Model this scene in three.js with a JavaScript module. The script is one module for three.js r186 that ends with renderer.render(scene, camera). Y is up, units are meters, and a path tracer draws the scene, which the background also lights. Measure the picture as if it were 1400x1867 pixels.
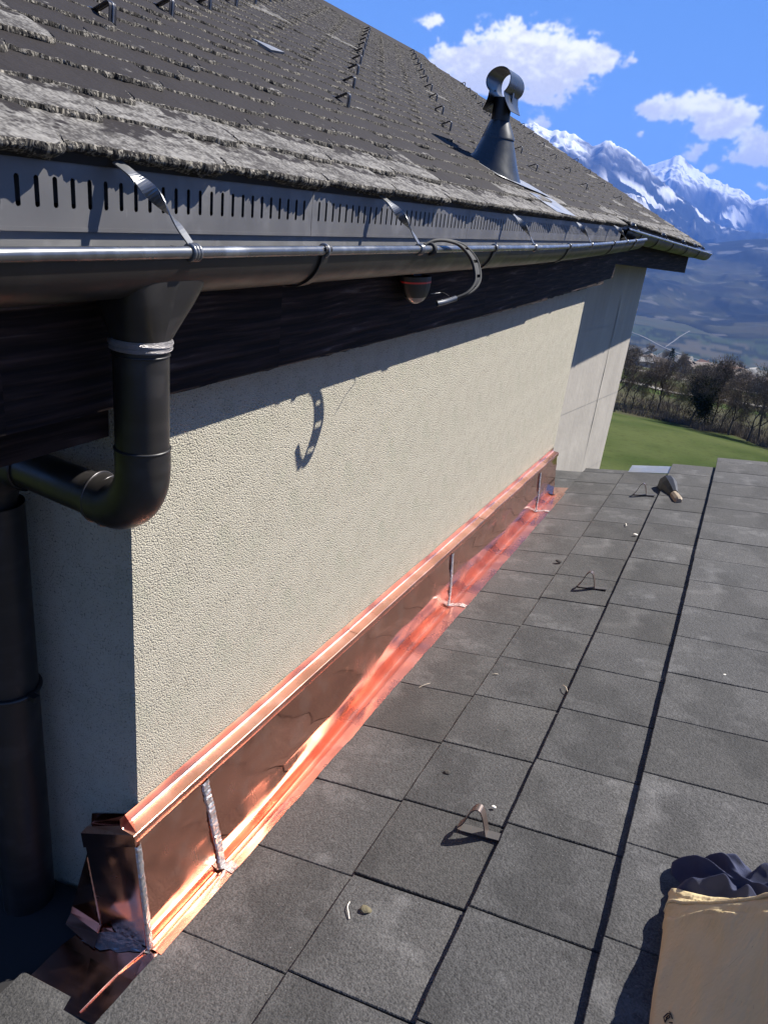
import * as THREE from 'three';
import { mergeGeometries } from 'three/addons/utils/BufferGeometryUtils.js';

// ------------------------------------------------------------------ camera, sun, exposure
const scene = new THREE.Scene();
const camera = new THREE.PerspectiveCamera(69.265, 767 / 1024, 0.05, 60000);
camera.position.set(0, 0, 0);
camera.up.set(-0.2630, 0.9153, -0.3049);
camera.lookAt(-0.3686, -0.3874, -0.8450);
camera.updateMatrixWorld();
const renderer = new THREE.WebGLRenderer({ antialias: true });
renderer.setSize(767, 1024);
renderer.toneMapping = THREE.LinearToneMapping;
renderer.toneMappingExposure = 2.6;
renderer.shadowMap.enabled = true;
const SUN = new THREE.Vector3(0.435, 0.74, -0.512).normalize();
const sun = new THREE.DirectionalLight(new THREE.Color(1, 0.955, 0.88), 5.0);
sun.position.copy(SUN).multiplyScalar(60);
sun.castShadow = true;
sun.shadow.mapSize.set(4096, 4096);
Object.assign(sun.shadow.camera, { left: -14, right: 14, top: 14, bottom: -14, near: 1, far: 140 });
scene.add(sun); scene.add(sun.target);

// ------------------------------------------------------------------ random and noise
function rng(seed) { let a = seed >>> 0; return () => { a = (a + 0x6d2b79f5) | 0; let t = Math.imul(a ^ (a >>> 15), 1 | a); t = (t + Math.imul(t ^ (t >>> 7), 61 | t)) ^ t; return ((t ^ (t >>> 14)) >>> 0) / 4294967296; }; }
const R0 = rng(11);
const LAT = new Float32Array(65536).map(() => R0());
const hash = (x, y) => LAT[((Math.imul(x, 374761) + Math.imul(y, 668265) + (x ^ (y << 3))) >>> 0) & 65535];
const mod = (a, n) => ((a % n) + n) % n;
function vn(x, y, p = 0) {                       // value noise, tiling with period p when given
  let xi = Math.floor(x), yi = Math.floor(y); const fx = x - xi, fy = y - yi;
  const u = fx * fx * (3 - 2 * fx), v = fy * fy * (3 - 2 * fy);
  let x1 = xi + 1, y1 = yi + 1;
  if (p) { xi = mod(xi, p); x1 = mod(x1, p); yi = mod(yi, p); y1 = mod(y1, p); }
  const a = hash(xi, yi), b = hash(x1, yi), c = hash(xi, y1), d = hash(x1, y1);
  return a + (b - a) * u + (c - a) * v + (a - b - c + d) * u * v;
}
function fbm(x, y, o = 5, p = 0, g = 0.5) { let s = 0, a = 1, t = 0; for (let i = 0; i < o; i++) { s += a * vn(x + i * 17.3 * (p ? 0 : 1), y + i * 9.1 * (p ? 0 : 1), p); t += a; a *= g; x *= 2; y *= 2; p *= 2; } return s / t; }
const ss = (a, b, x) => { const t = Math.min(1, Math.max(0, (x - a) / (b - a))); return t * t * (3 - 2 * t); };
const lerp = (a, b, t) => a + (b - a) * t;
const mix3 = (a, b, t) => [lerp(a[0], b[0], t), lerp(a[1], b[1], t), lerp(a[2], b[2], t)];
function curve(pts, x) { if (x <= pts[0][0]) return pts[0][1]; for (let i = 1; i < pts.length; i++) if (x <= pts[i][0]) return lerp(pts[i - 1][1], pts[i][1], (x - pts[i - 1][0]) / (pts[i][0] - pts[i - 1][0])); return pts[pts.length - 1][1]; }
const V = (x, y, z) => new THREE.Vector3(x, y, z);
const rad = (d) => d * Math.PI / 180;

// ------------------------------------------------------------------ sky: deep blue air with scattered cumulus
{
  const W = 4096, H = 2048, px = new Float32Array(W * H * 4);
  // cumulus: groups of puffs [azimuth, elevation, half width, half height] in degrees
  const puffs = [
    [-22.6, 8.75, 2.2, 1.15], [-20.5, 9.7, 2.3, 1.5], [-18.6, 10.2, 1.9, 1.45], [-16.6, 9.7, 2.2, 1.5], [-14.4, 9.75, 2.4, 1.35], [-12.9, 9.7, 1.2, 0.7], [-18.5, 8.4, 3.2, 1.2], [-15.6, 8.3, 2.4, 1.1], [-20.2, 7.7, 2.6, 0.9], [-17, 7.0, 2.2, 0.45],
    [-9.0, 7.2, 1.7, 0.65], [-7.2, 7.6, 1.6, 0.85], [-5.6, 7.6, 1.7, 1.0], [-4.2, 7.0, 1.6, 0.9], [-5.6, 6.4, 1.7, 0.9], [-2.7, 5.9, 1.7, 0.9], [-1.2, 5.5, 1.9, 0.9], [-2.6, 4.9, 1.8, 0.6], [0.6, 5.3, 1.7, 0.9], [2.4, 5.7, 1.8, 1.0],
    [-16.2, 5.9, 0.8, 0.55], [-6.2, 4.85, 0.85, 0.5], [-4.6, 3.95, 1.0, 0.25], [-24.6, 10.5, 0.9, 0.4], [-9.6, 5.8, 0.4, 0.22], [-1.2, 3.4, 0.8, 0.2], [-10.9, 10.0, 0.6, 0.3]];
  const rc = rng(5);
  for (let k = 0; k < 42; k++) {                                     // the same kind of cloud all round
    const az = 20 + rc() * 305, el = 6 + rc() * 26, n = 4 + Math.floor(rc() * 5);
    for (let i = 0; i < n; i++) puffs.push([az + (rc() - 0.5) * 12, el + (rc() - 0.5) * 2.2, 1.5 + rc() * 2.5, 0.7 + rc()]);
  }
  const grid = new Map();
  puffs.forEach((p) => { for (let a = Math.floor((p[0] - 7) / 4); a <= Math.floor((p[0] + 7) / 4); a++) { const k = mod(a, 90); if (!grid.has(k)) grid.set(k, []); grid.get(k).push(p); } });
  for (let j = 0; j < H; j++) {
    const el = (j + 0.5) / H * 180 - 90, e = Math.max(0, el);
    const t = 1 - Math.exp(-e / 9);
    const base = mix3([0.112, 0.213, 0.38], [0.040, 0.112, 0.318], t);
    const up = ss(15, 80, e); base[0] *= 1 - 0.45 * up; base[1] *= 1 - 0.4 * up; base[2] *= 1 - 0.3 * up;
    for (let i = 0; i < W; i++) {
      const u = (i + 0.5) / W, th = (u - 0.5) * Math.PI * 2;        // th = atan2(z, x)
      let az = th * 180 / Math.PI + 90; if (az > 180) az -= 360;      // azimuth from -z towards +x
      let c = base;
      if (el < -1) { const g = ss(-1, -12, el); c = mix3(base, [0.04, 0.047, 0.045], g); }
      else if (el < 42) {
        const list = grid.get(mod(Math.floor(az / 4), 90));
        if (list) {
          const X = az * 0.75, Y = el * 1.0;
          let d = 0, top = -99, bot = 99;
          const wx = (fbm(X * 0.9 + 3, Y * 0.9 + 8, 3) - 0.5) * 1.5, wy = (fbm(X * 0.9 + 40, Y * 0.9 + 31, 3) - 0.5) * 1.0;
          for (const p of list) {
            let da = az - p[0]; if (da > 180) da -= 360; if (da < -180) da += 360;
            const q = ((da + wx) / p[2]) ** 2 + ((el + wy - p[1]) / p[3]) ** 2;
            if (q < 4) { d += Math.exp(-q * 1.6); top = Math.max(top, p[1] + p[3]); bot = Math.min(bot, p[1] - p[3]); }
          }
          if (d > 0.01) {
            const n = fbm(X * 2.2, Y * 2.6, 6, 0, 0.58), n2 = fbm(X * 5.5 + 7, Y * 6.5 + 2, 5, 0, 0.6);
            const n3 = fbm(X * 14 + 3, Y * 15, 4, 0, 0.6), dens = d * 1.15 + (n - 0.5) * 1.35 + (n2 - 0.5) * 0.75 + (n3 - 0.5) * 0.35;
            const a = Math.min(1, 0.92 * ss(0.34, 0.86, dens) + 0.08 * ss(0.8, 1.3, dens)) * ss(0.02, 0.3, d);
            const hgt = Math.min(1, Math.max(0, (el - bot) / Math.max(0.5, top - bot)));
            const lump = fbm(X * 1.7 + 91, Y * 2.4 + 13, 4);
            let b = 0.34 + 0.20 * ss(0.25, 1.0, hgt + (lump - 0.5) * 1.0 + (n2 - 0.5) * 0.5) + 0.08 * (n3 - 0.5) + 0.06 * (1 - ss(0.55, 1.25, dens));
            b = Math.min(0.54, b); const cool = 0.98 - 0.06 * ss(0.36, 0.5, b);
            c = mix3(c, [b * 1.0, b * 0.985, b * cool], a);
          }
        }
      }
      const o = (j * W + i) * 4; px[o] = c[0]; px[o + 1] = c[1]; px[o + 2] = c[2]; px[o + 3] = 1;
    }
  }
  const sky = new THREE.DataTexture(px, W, H, THREE.RGBAFormat, THREE.FloatType);
  sky.mapping = THREE.EquirectangularReflectionMapping; sky.magFilter = sky.minFilter = THREE.LinearFilter; sky.wrapS = THREE.RepeatWrapping; sky.needsUpdate = true;
  scene.background = sky; scene.environment = sky;
}
scene.fog = new THREE.FogExp2(new THREE.Color(0.14, 0.33, 0.95), 0.000042);

// ------------------------------------------------------------------ names, labels
const used = new Map();
function numbered(n) { const k = used.get(n) || 0; used.set(n, k + 1); return k ? `${n}_${String(k).padStart(3, '0')}` : n; }
function tag(o, label, category, group, kind) { o.userData = { label, category }; if (group) o.userData.group = group; if (kind) o.userData.kind = kind; return o; }
function thing(name, label, category, pos = [0, 0, 0], group) { const o = new THREE.Group(); o.name = numbered(name); o.position.set(...pos); scene.add(o); return tag(o, label, category, group); }
function mesh(name, geo, mat, parent, top = false) { const m = new THREE.Mesh(geo, mat); m.name = top || parent === scene ? numbered(name) : name; m.castShadow = m.receiveShadow = true; parent.add(m); return m; }
function structure(name, geo, mat, label) { const m = mesh(name, geo, mat, scene, true); m.userData = { kind: 'structure', label }; return m; }
function off(geo, o) { geo.translate(-o[0], -o[1], -o[2]); return geo; }   // to a thing's own origin

// ------------------------------------------------------------------ textures (linear base colours in, sRGB stored)
const toS = (v) => { v = Math.min(1, Math.max(0, v)); return 255 * (v <= 0.0031308 ? 12.92 * v : 1.055 * v ** (1 / 2.4) - 0.055); };
function tex(n, fn, color = true) {
  const d = new Uint8Array(n * n * 4);
  for (let j = 0; j < n; j++) for (let i = 0; i < n; i++) {
    const r = fn((i + 0.5) / n, (j + 0.5) / n), o = (j * n + i) * 4;
    if (color) { d[o] = toS(r[0]); d[o + 1] = toS(r[1]); d[o + 2] = toS(r[2]); } else d[o] = d[o + 1] = d[o + 2] = 255 * Math.min(1, Math.max(0, r));
    d[o + 3] = 255;
  }
  const t = new THREE.DataTexture(d, n, n); t.wrapS = t.wrapT = THREE.RepeatWrapping; t.magFilter = THREE.LinearFilter; t.minFilter = THREE.LinearMipmapLinearFilter; t.generateMipmaps = true;
  if (color) t.colorSpace = THREE.SRGBColorSpace; t.needsUpdate = true; return t;
}
const rep = (t, metres) => { t.repeat.set(1 / metres, 1 / metres); return t; };
const std = (o) => new THREE.MeshStandardMaterial({ roughness: 0.8, metalness: 0, side: THREE.DoubleSide, ...o });

// stucco: lumpy troweled grain about 5 mm, faint greenish and ochre patches
function worley(x, y, p) { const xi = Math.floor(x), yi = Math.floor(y); let d = 9; for (let j = -1; j <= 1; j++) for (let i = -1; i <= 1; i++) { const cx = mod(xi + i, p), cy = mod(yi + j, p), px = xi + i + hash(cx + 913, cy), py = yi + j + hash(cx, cy + 571), q = (px - x) ** 2 + (py - y) ** 2; if (q < d) d = q; } return Math.min(1, Math.sqrt(d)); }
const stuccoH = (u, v) => { const wu = 0.004 * (vn(u * 40, v * 40, 40) - 0.5), a = 1 - worley((u + wu) * 74, v * 74, 74), b = 1 - worley(u * 150, (v + wu) * 150, 150), c = fbm(u * 12, v * 12, 3, 12); return Math.min(1, Math.max(0, 0.62 * a + 0.30 * b + 0.16 * (c - 0.35) - 0.02)); };
const M = {};
M.stucco = std({
  map: rep(tex(1024, (u, v) => { const h = stuccoH(u, v), p = fbm(u * 6, v * 6, 4, 6), q = fbm(u * 4 + 2, v * 4 + 7, 4, 4); let c = mix3([0.325, 0.298, 0.232], [0.36, 0.332, 0.262], p); c = mix3(c, [0.29, 0.28, 0.21], ss(0.52, 0.72, q) * 0.5); const k = lerp(0.34, 1.08, ss(0.14, 0.46, h)); return [c[0] * k, c[1] * k, c[2] * k]; }), 0.33),
  bumpMap: rep(tex(1024, stuccoH, false), 0.33), bumpScale: 0.0052, roughness: 0.95 });
// concrete: pale, with faint board marks and tiny voids
M.concrete = std({
  map: rep(tex(1024, (u, v) => { const n = fbm(u * 8, v * 8, 5, 8), b = fbm(u * 40, v * 3, 3), pit = vn(u * 190, v * 190, 190); let k = 0.30 + 0.08 * (n - 0.5) + 0.05 * (b - 0.5); if (pit > 0.965) k *= 0.72; return [k * 1.09, k * 0.985, k * 0.85]; }), 2.2),
  bumpMap: rep(tex(512, (u, v) => fbm(u * 24, v * 24, 4, 24), false), 1.1), bumpScale: 0.002, roughness: 0.9 });
M.concreteSeam = std({ color: new THREE.Color(0.30, 0.285, 0.265), roughness: 0.95 });
// lower roof tiles: grey fibre cement, grit, blotches of pale bloom, dark lichen dots
function tileC(warm) {
  return (u, v) => {
    const g = vn(u * 330, v * 330, 330), g2 = vn(u * 165 + 4, v * 165, 165), n = fbm(u * 5, v * 5, 5, 5), m = fbm(u * 13 + 5, v * 9 + 2, 4), blo = fbm(u * 9 + 1, v * 9, 4, 9);
    const scr = vn(u * 7 + 3 * v, v * 90 - 20 * u), sta = fbm(u * 3 + 7, v * 4, 4, 0);
    let k = 0.038 + 0.036 * (g - 0.5) + 0.018 * (g2 - 0.5) + 0.016 * (n - 0.5);
    k += 0.018 * ss(0.56, 0.74, m) * ss(0.45, 0.6, blo) + 0.020 * ss(0.62, 0.8, blo) + 0.022 * ss(0.88, 0.97, scr) * ss(0.5, 0.65, m); k *= 1 - 0.35 * ss(0.55, 0.7, sta);
    if (vn(u * 250 + 9, v * 250 + 2, 250) > 0.975) k += 0.13;
    if (vn(u * 60 + 2, v * 60 + 7, 60) > 0.955) k *= 0.55;
    const w = warm + 0.05 * (n - 0.5);
    return [k * (1.015 + w * 0.5), k * (0.99 + w * 0.2), k * (0.98 - w * 0.3)];
  };
}
const tileBump = rep(tex(1024, (u, v) => 0.5 * vn(u * 330, v * 330, 330) + 0.5 * vn(u * 165 + 4, v * 165, 165), false), 0.9);
M.tiles = [0.0, 0.03, 0.06].map((w, i) => std({ map: rep(tex(1024, tileC(w)), 0.9), bumpMap: tileBump, bumpScale: 0.0022, roughness: 0.9, color: new THREE.Color().setScalar([1, 1.17, 0.82][i]) }));
M.deck = std({ color: new THREE.Color(0.012, 0.011, 0.011), roughness: 0.95 });
// upper slates: dark brown grey, three amounts of pale crustose lichen
function slateC(amount) {
  return (u, v) => {
    const g = vn(u * 300, v * 300, 300), n = fbm(u * 6, v * 6, 4, 6), st = fbm(u * 9, v * 30, 4), low_ = 0.13 * (1 - ss(0.0, 0.13, mod(v * 0.7, 0.35))) - 0.04;
    let c = mix3([0.0125, 0.0100, 0.0096], [0.0195, 0.0162, 0.0152], n); const k = 0.8 + 0.4 * g; c = [c[0] * k, c[1] * k, c[2] * k];
    const f = 0.5 * fbm(u * 8 + 3, v * 14 + 1, 6, 0, 0.62) + 0.24 * st + 0.26 * fbm(u * 45, v * 60, 3), a = ss(1 - amount, 1 - amount + 0.07, f + 0.5 * (amount - 0.5) + low_);
    const li = mix3([0.045, 0.041, 0.037], [0.205, 0.195, 0.178], ss(0.32, 0.68, 0.45 * fbm(u * 40, v * 40, 4, 40, 0.65) + 0.25 * vn(u * 190, v * 190, 190) + 0.3 * fbm(u * 9, v * 9, 4, 9)));
    return mix3(c, li, a * (0.55 + 0.45 * vn(u * 120, v * 120, 120)));
  };
}
const slateBump = rep(tex(512, (u, v) => 0.6 * fbm(u * 60, v * 60, 3, 60) + 0.4 * fbm(u * 10, v * 10, 3, 10), false), 0.7);
M.slates = [0.26, 0.38, 0.56].map((a) => new THREE.MeshPhysicalMaterial({ side: THREE.DoubleSide, specularIntensity: 0.35,  map: rep(tex(1024, slateC(a)), 0.7), bumpMap: slateBump, bumpScale: 0.002, roughness: 0.85 }));
M.crust = std({
  map: rep(tex(512, (u, v) => { const n = fbm(u * 60, v * 60, 4, 60, 0.62), m = fbm(u * 9, v * 9, 3, 9); const c = mix3([0.011, 0.009, 0.0075], [0.21, 0.192, 0.16], ss(0.44, 0.74, n)); const k = 0.75 + 0.5 * m; return [c[0] * k, c[1] * k, c[2] * k]; }), 0.22),
  bumpMap: rep(tex(512, (u, v) => fbm(u * 50, v * 50, 3, 50), false), 0.22), bumpScale: 0.004, roughness: 1 });
// copper: fresh bright sheet with rolling streaks and handling marks
const copR = rep(tex(512, (u, v) => { const n = fbm(u * 4, v * 4, 5, 4), s = fbm(u * 60, v * 3, 3); return 0.06 + 0.17 * ss(0.48, 0.78, n) + 0.07 * s; }, false), 0.8);
M.copper = std({
  map: rep(tex(512, (u, v) => { const n = fbm(u * 5, v * 5, 5, 5), sp = vn(u * 90, v * 90, 90); let c = mix3([0.87, 0.465, 0.35], [0.77, 0.37, 0.27], n); c = mix3(c, [0.86, 0.52, 0.425], ss(0.55, 0.75, fbm(u * 11 + 3, v * 11, 4, 11)) * 0.6); if (sp > 0.97) c = mix3(c, [0.45, 0.22, 0.14], 0.6); return c; }), 0.8),
  roughnessMap: copR, roughness: 1, metalness: 1 });
M.copperFlat = std({ map: M.copper.map, roughnessMap: rep(tex(256, (u, v) => 0.17 + 0.22 * fbm(u * 5, v * 5, 4, 5), false), 0.6), roughness: 1, metalness: 1 });
M.copperDull = std({ map: M.copper.map, roughnessMap: copR, roughness: 1.6, metalness: 1 });
M.solder = std({
  map: rep(tex(256, (u, v) => { const n = fbm(u * 20, v * 20, 4, 20); return mix3([0.32, 0.30, 0.30], [0.55, 0.53, 0.53], n); }), 0.2),
  bumpMap: rep(tex(256, (u, v) => fbm(u * 24, v * 24, 3, 24), false), 0.2), bumpScale: 0.004, roughness: 0.42, metalness: 0.9 });
// dark painted or weathered sheet metals
function metal(r, g, b, rough, metalness, wear) {
  return std({ map: rep(tex(512, (u, v) => { const n = fbm(u * 6, v * 6, 5, 6), s = fbm(u * 26, v * 2, 4), sc = vn(u * 140, v * 14, 140); let k = 0.86 + 0.28 * n; k += wear * ss(0.6, 0.8, s) * 0.6; const sr = vn(u * 16 + v * 30, v * 190 - u * 60), du = fbm(u * 14, v * 14, 4, 14); if (sc > 0.965) k += wear; k += wear * 1.3 * ss(0.93, 0.99, sr) * ss(0.5, 0.6, du) + wear * 0.7 * ss(0.58, 0.72, du); return [r * k, g * k, b * k]; }), 0.9), roughnessMap: rep(tex(256, (u, v) => 0.75 + 0.5 * (fbm(u * 8, v * 8, 4, 8) - 0.5), false), 0.5), roughness: rough, metalness });
}
M.ventMetal = metal(0.125, 0.122, 0.122, 0.55, 0.35, 0.25);
M.apron = metal(0.15, 0.147, 0.142, 0.6, 0.3, 0.3);
M.gutter = metal(0.017, 0.0145, 0.0135, 0.55, 0.1, 0.5);
M.bead = metal(0.19, 0.192, 0.19, 0.36, 0.85, 0.6);
M.pipe = metal(0.015, 0.0135, 0.013, 0.55, 0.1, 0.7);
M.strap = metal(0.15, 0.152, 0.155, 0.42, 0.6, 0.4);
M.ventPipe = metal(0.028, 0.030, 0.032, 0.42, 0.35, 0.3);
M.hookDark = metal(0.045, 0.042, 0.044, 0.45, 0.6, 0.3);
M.hookBrown = metal(0.11, 0.085, 0.075, 0.45, 0.5, 0.25);
M.strapDusty = metal(0.062, 0.057, 0.054, 0.7, 0.1, 0.2);
M.leadSheet = metal(0.19, 0.195, 0.205, 0.5, 0.3, 0.3);
// weathered dark stained board
function woodH(u, v) { const d = v + 0.03 * fbm(u * 2.2, v * 3, 3), w = d * 24 + 3.2 * fbm(u * 0.9, d * 4, 3), r = Math.abs(w - Math.floor(w) - 0.5) * 2, k = ss(0.42, 0.62, fbm(u * 1.3 + 5, v * 5 + 2, 3)); return 0.66 * ss(0.25, 0.75, fbm(u * 2.5, d * 62, 4, 0, 0.6)) + 0.14 * fbm(u * 26, v * 150, 2) + 0.30 * r * k; }
M.wood = new THREE.MeshPhysicalMaterial({ side: THREE.DoubleSide, specularIntensity: 0.35,  map: rep(tex(1024, (u, v) => { const h = woodH(u, v), n = fbm(u * 5, v * 9, 4); let c = mix3([0.006, 0.0035, 0.0035], [0.062, 0.036, 0.03], h * h * (0.3 + n)); c = mix3(c, [0.11, 0.085, 0.076], ss(0.66, 0.9, h) * ss(0.52, 0.72, n) * 0.7); return c; }), 0.75), bumpMap: rep(tex(1024, woodH, false), 0.75), bumpScale: 0.0028, roughness: 0.8 });
M.black = std({ color: new THREE.Color(0.004, 0.004, 0.0045), roughness: 0.5 });
M.rubber = std({ color: new THREE.Color(0.007, 0.007, 0.0075), roughness: 0.75 });

// ------------------------------------------------------------------ geometry helpers
function geoFrom(pos, uv, idx) { const g = new THREE.BufferGeometry(); g.setAttribute('position', new THREE.Float32BufferAttribute(pos, 3)); g.setAttribute('uv', new THREE.Float32BufferAttribute(uv, 2)); g.setIndex(idx); g.computeVertexNormals(); return g; }
function boxUV(g, ou = 0, ov = 0) {                       // flat shaded, uv in metres from the dominant axis
  g = g.index ? g.toNonIndexed() : g; g.computeVertexNormals();
  const p = g.attributes.position, n = g.attributes.normal, uv = new Float32Array(p.count * 2);
  for (let i = 0; i < p.count; i += 3) {
    const nx = Math.abs(n.getX(i)), ny = Math.abs(n.getY(i)), nz = Math.abs(n.getZ(i));
    for (let k = i; k < i + 3; k++) { const x = p.getX(k), y = p.getY(k), z = p.getZ(k); const q = nx >= ny && nx >= nz ? [z, y] : ny >= nz ? [z, x] : [x, y]; uv[k * 2] = q[0] + ou; uv[k * 2 + 1] = q[1] + ov; }
  }
  g.setAttribute('uv', new THREE.BufferAttribute(uv, 2)); return g;
}
function box(x0, x1, y0, y1, z0, z1) { const g = new THREE.BoxGeometry(x1 - x0, y1 - y0, z1 - z0); g.translate((x0 + x1) / 2, (y0 + y1) / 2, (z0 + z1) / 2); return boxUV(g); }
// rings: arrays of equally many Vector3; closed rings joined into a skin
function loft(rings, closed = true, capA = false, capB = false) {
  const pos = [], uv = [], idx = [], n = rings[0].length; let s = 0;
  rings.forEach((r, j) => { if (j) s += rings[j - 1][0].distanceTo(r[0]); let q = 0; for (let i = 0; i <= (closed ? n : n - 1); i++) { const p = r[i % n]; if (i) q += p.distanceTo(r[(i - 1) % n]); pos.push(p.x, p.y, p.z); uv.push(s, q); } });
  const m = closed ? n + 1 : n;
  for (let j = 0; j < rings.length - 1; j++) for (let i = 0; i < m - 1; i++) { const a = j * m + i, b = a + 1, c = a + m, d = c + 1; idx.push(a, c, b, b, c, d); }
  for (const [on, r] of [[capA, rings[0]], [capB, rings[rings.length - 1]]]) if (on) { const c = r.reduce((a, p) => a.add(p), V(0, 0, 0)).multiplyScalar(1 / n), b = pos.length / 3; pos.push(c.x, c.y, c.z); uv.push(0, 0); r.forEach((p) => { pos.push(p.x, p.y, p.z); uv.push(p.x, p.z); }); for (let i = 0; i < n; i++) idx.push(b, b + 1 + i, b + 1 + (i + 1) % n); }
  return geoFrom(pos, uv, idx);
}
// a section [x, y] swept along z; the section may depend on z
function sweepZ(section, zs, closed = true, caps = true) { return loft(zs.map((z) => section(z).map(([x, y]) => V(x, y, z))), closed, caps && closed, caps && closed); }
const range = (a, b, n) => Array.from({ length: n + 1 }, (_, i) => a + (b - a) * i / n);
// flat strap: centre line, width vector per point, thickness
function ribbon(pts, wid, th) {
  const rings = pts.map((p, i) => { const a = pts[Math.max(0, i - 1)], b = pts[Math.min(pts.length - 1, i + 1)], t = b.clone().sub(a).normalize(), w = wid(i / (pts.length - 1)), n = t.clone().cross(w).normalize().multiplyScalar(th / 2), h = w.clone().multiplyScalar(0.5); return [p.clone().add(h).add(n), p.clone().sub(h).add(n), p.clone().sub(h).sub(n), p.clone().add(h).sub(n)]; });
  return boxUV(loft(rings, true, true, true));
}
function tube(pts, r, seg = 32, sides = 12) { const c = pts instanceof THREE.Curve ? pts : new THREE.CatmullRomCurve3(pts, false, 'centripetal'); const g = new THREE.TubeGeometry(c, seg, r, sides, false); const L = c.getLength(), uv = g.attributes.uv; for (let i = 0; i < uv.count; i++) uv.setXY(i, uv.getX(i) * L, uv.getY(i) * 6.283 * r); return g; }
const ring = (cx, cy, cz, r, ax, tr, seg = 40) => { const g = new THREE.TorusGeometry(r, tr, 10, seg); if (ax === 'y') g.rotateX(Math.PI / 2); if (ax === 'x') g.rotateY(Math.PI / 2); g.translate(cx, cy, cz); return g; };
const merge = (a) => mergeGeometries(a.map((g) => { let h = g.index ? g.toNonIndexed() : g.clone(); if (!h.attributes.normal) h.computeVertexNormals(); for (const k of Object.keys(h.attributes)) if (!['position', 'normal', 'uv'].includes(k)) h.deleteAttribute(k); return h; }), false);

// ------------------------------------------------------------------ key frames of the building (metres, camera at the origin)
const WX = -1.05, WZ = -1.085, WZ2 = -5.45;                                  // stucco wall: plane, near corner, far corner
const TH = rad(25), EX = -0.918, EY = 0.003;                                  // upper roof: eave edge and pitch
const roofP = (u, z, h = 0) => V(EX - u * Math.cos(TH) + h * Math.sin(TH), EY + u * Math.sin(TH) + h * Math.cos(TH), z);
const D1 = V(0, -0.025493, -0.999675), D2 = V(0.977345, 0.211580, -0.005396), DN = V(-0.211649, 0.977014, -0.024915);   // lower roof: along the courses, up the slope, normal
const LO = DN.clone().multiplyScalar(-1.55);
const low = (u, v, h = 0) => LO.clone().addScaledVector(D2, u).addScaledVector(D1, v).addScaledVector(DN, h);
const vOf = (z) => (0.0386 - z) / 0.99967;                                    // course distance for a world z
const lowY = (x, z) => { const t = (x - LO.x) / D2.x; return low(t, vOf(z)).y - 0; };

// ------------------------------------------------------------------ the stucco house
const house = thing('stucco_house', 'cream stucco house with dark timber eaves and a long slate roof along the left', 'house');
mesh('stucco_wall', box(-4.2, WX, -8, -0.34, WZ2, WZ), M.stucco, house);
// concrete end wall beyond the far corner, turned a little outwards
{
  const cx = (z) => -1.126 - 0.15 * (z + 8.9), z0 = -5.40, z1 = -8.9;
  const ringAt = (y) => [V(cx(z0) - 0.02, y, z0), V(cx(z1), y, z1), V(-4.2, y, z1 + 0.35), V(-4.2, y, z0)];
  const wall = mesh('concrete_wall', boxUV(loft([ringAt(-8), ringAt(-0.2)], true, true, true)), M.concrete, house);
  const seams = []; const rs = rng(3);
  for (const y of [-0.95, -1.75, -2.6]) seams.push(loft([[V(cx(-5.5) + 0.0015, y, -5.5), V(cx(-5.5) + 0.0015, y + 0.006, -5.5)], [V(cx(-7.1) + 0.0015, y + 0.004, -7.1), V(cx(-7.1) + 0.0015, y + 0.008, -7.1)], [V(cx(z1) + 0.0015, y, z1 + 0.02), V(cx(z1) + 0.0015, y + 0.004, z1 + 0.02)]], false));
  for (const z of [-6.3, -7.05, -8.25]) for (const y0 of [-0.4]) { const pts = range(y0, -3.6, 24).map((y, i) => [V(cx(z) + 0.002, y, z + (rs() - 0.5) * 0.012), V(cx(z) + 0.002, y, z + 0.008 + rs() * 0.014)]); seams.push(loft(pts, false)); }
  mesh('formwork_seam', merge(seams), M.concreteSeam, wall);
}
// eaves boards
const fasciaA = mesh('fascia_board', box(-1.049, -0.975, -0.40, -0.02, -4.05, 0.6), M.wood, house);
mesh('fascia_board', box(-1.049, -0.977, -0.385, -0.02, -5.6, -4.054), M.wood, house);
mesh('fascia_board', box(-1.049, -0.982, -0.36, -0.02, -5.98, -5.604), M.wood, house);
{ // ragged lower lips of the old boards, and the drip batten under them
  const r = rng(8), pts = range(0.6, -5.3, 120).map((z) => { const d = 0.008 * r() + 0.006 * (vn(z * 3, 1) - 0.3); return [[-1.048, -0.396], [-1.012, -0.396], [-1.013, -0.409 - d], [-1.04, -0.413 - d]].map(([x, y]) => V(x, y + Math.max(0, (-z - 3.8)) * 0.010, z)); });
  mesh('drip_batten', boxUV(loft(pts, true, true, true)), M.deck, house);
}
mesh('purlin', box(-1.30, -1.102, -0.508, -0.3, WZ + 0.002, 0.6), M.wood, house);
mesh('purlin', box(-1.30, -1.10, -0.50, -0.36, -5.62, WZ2 - 0.002), M.wood, house);
mesh('eave_board', box(-1.03, -0.962, -0.06, -0.012, -5.62, 0.6), M.black, house);
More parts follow.
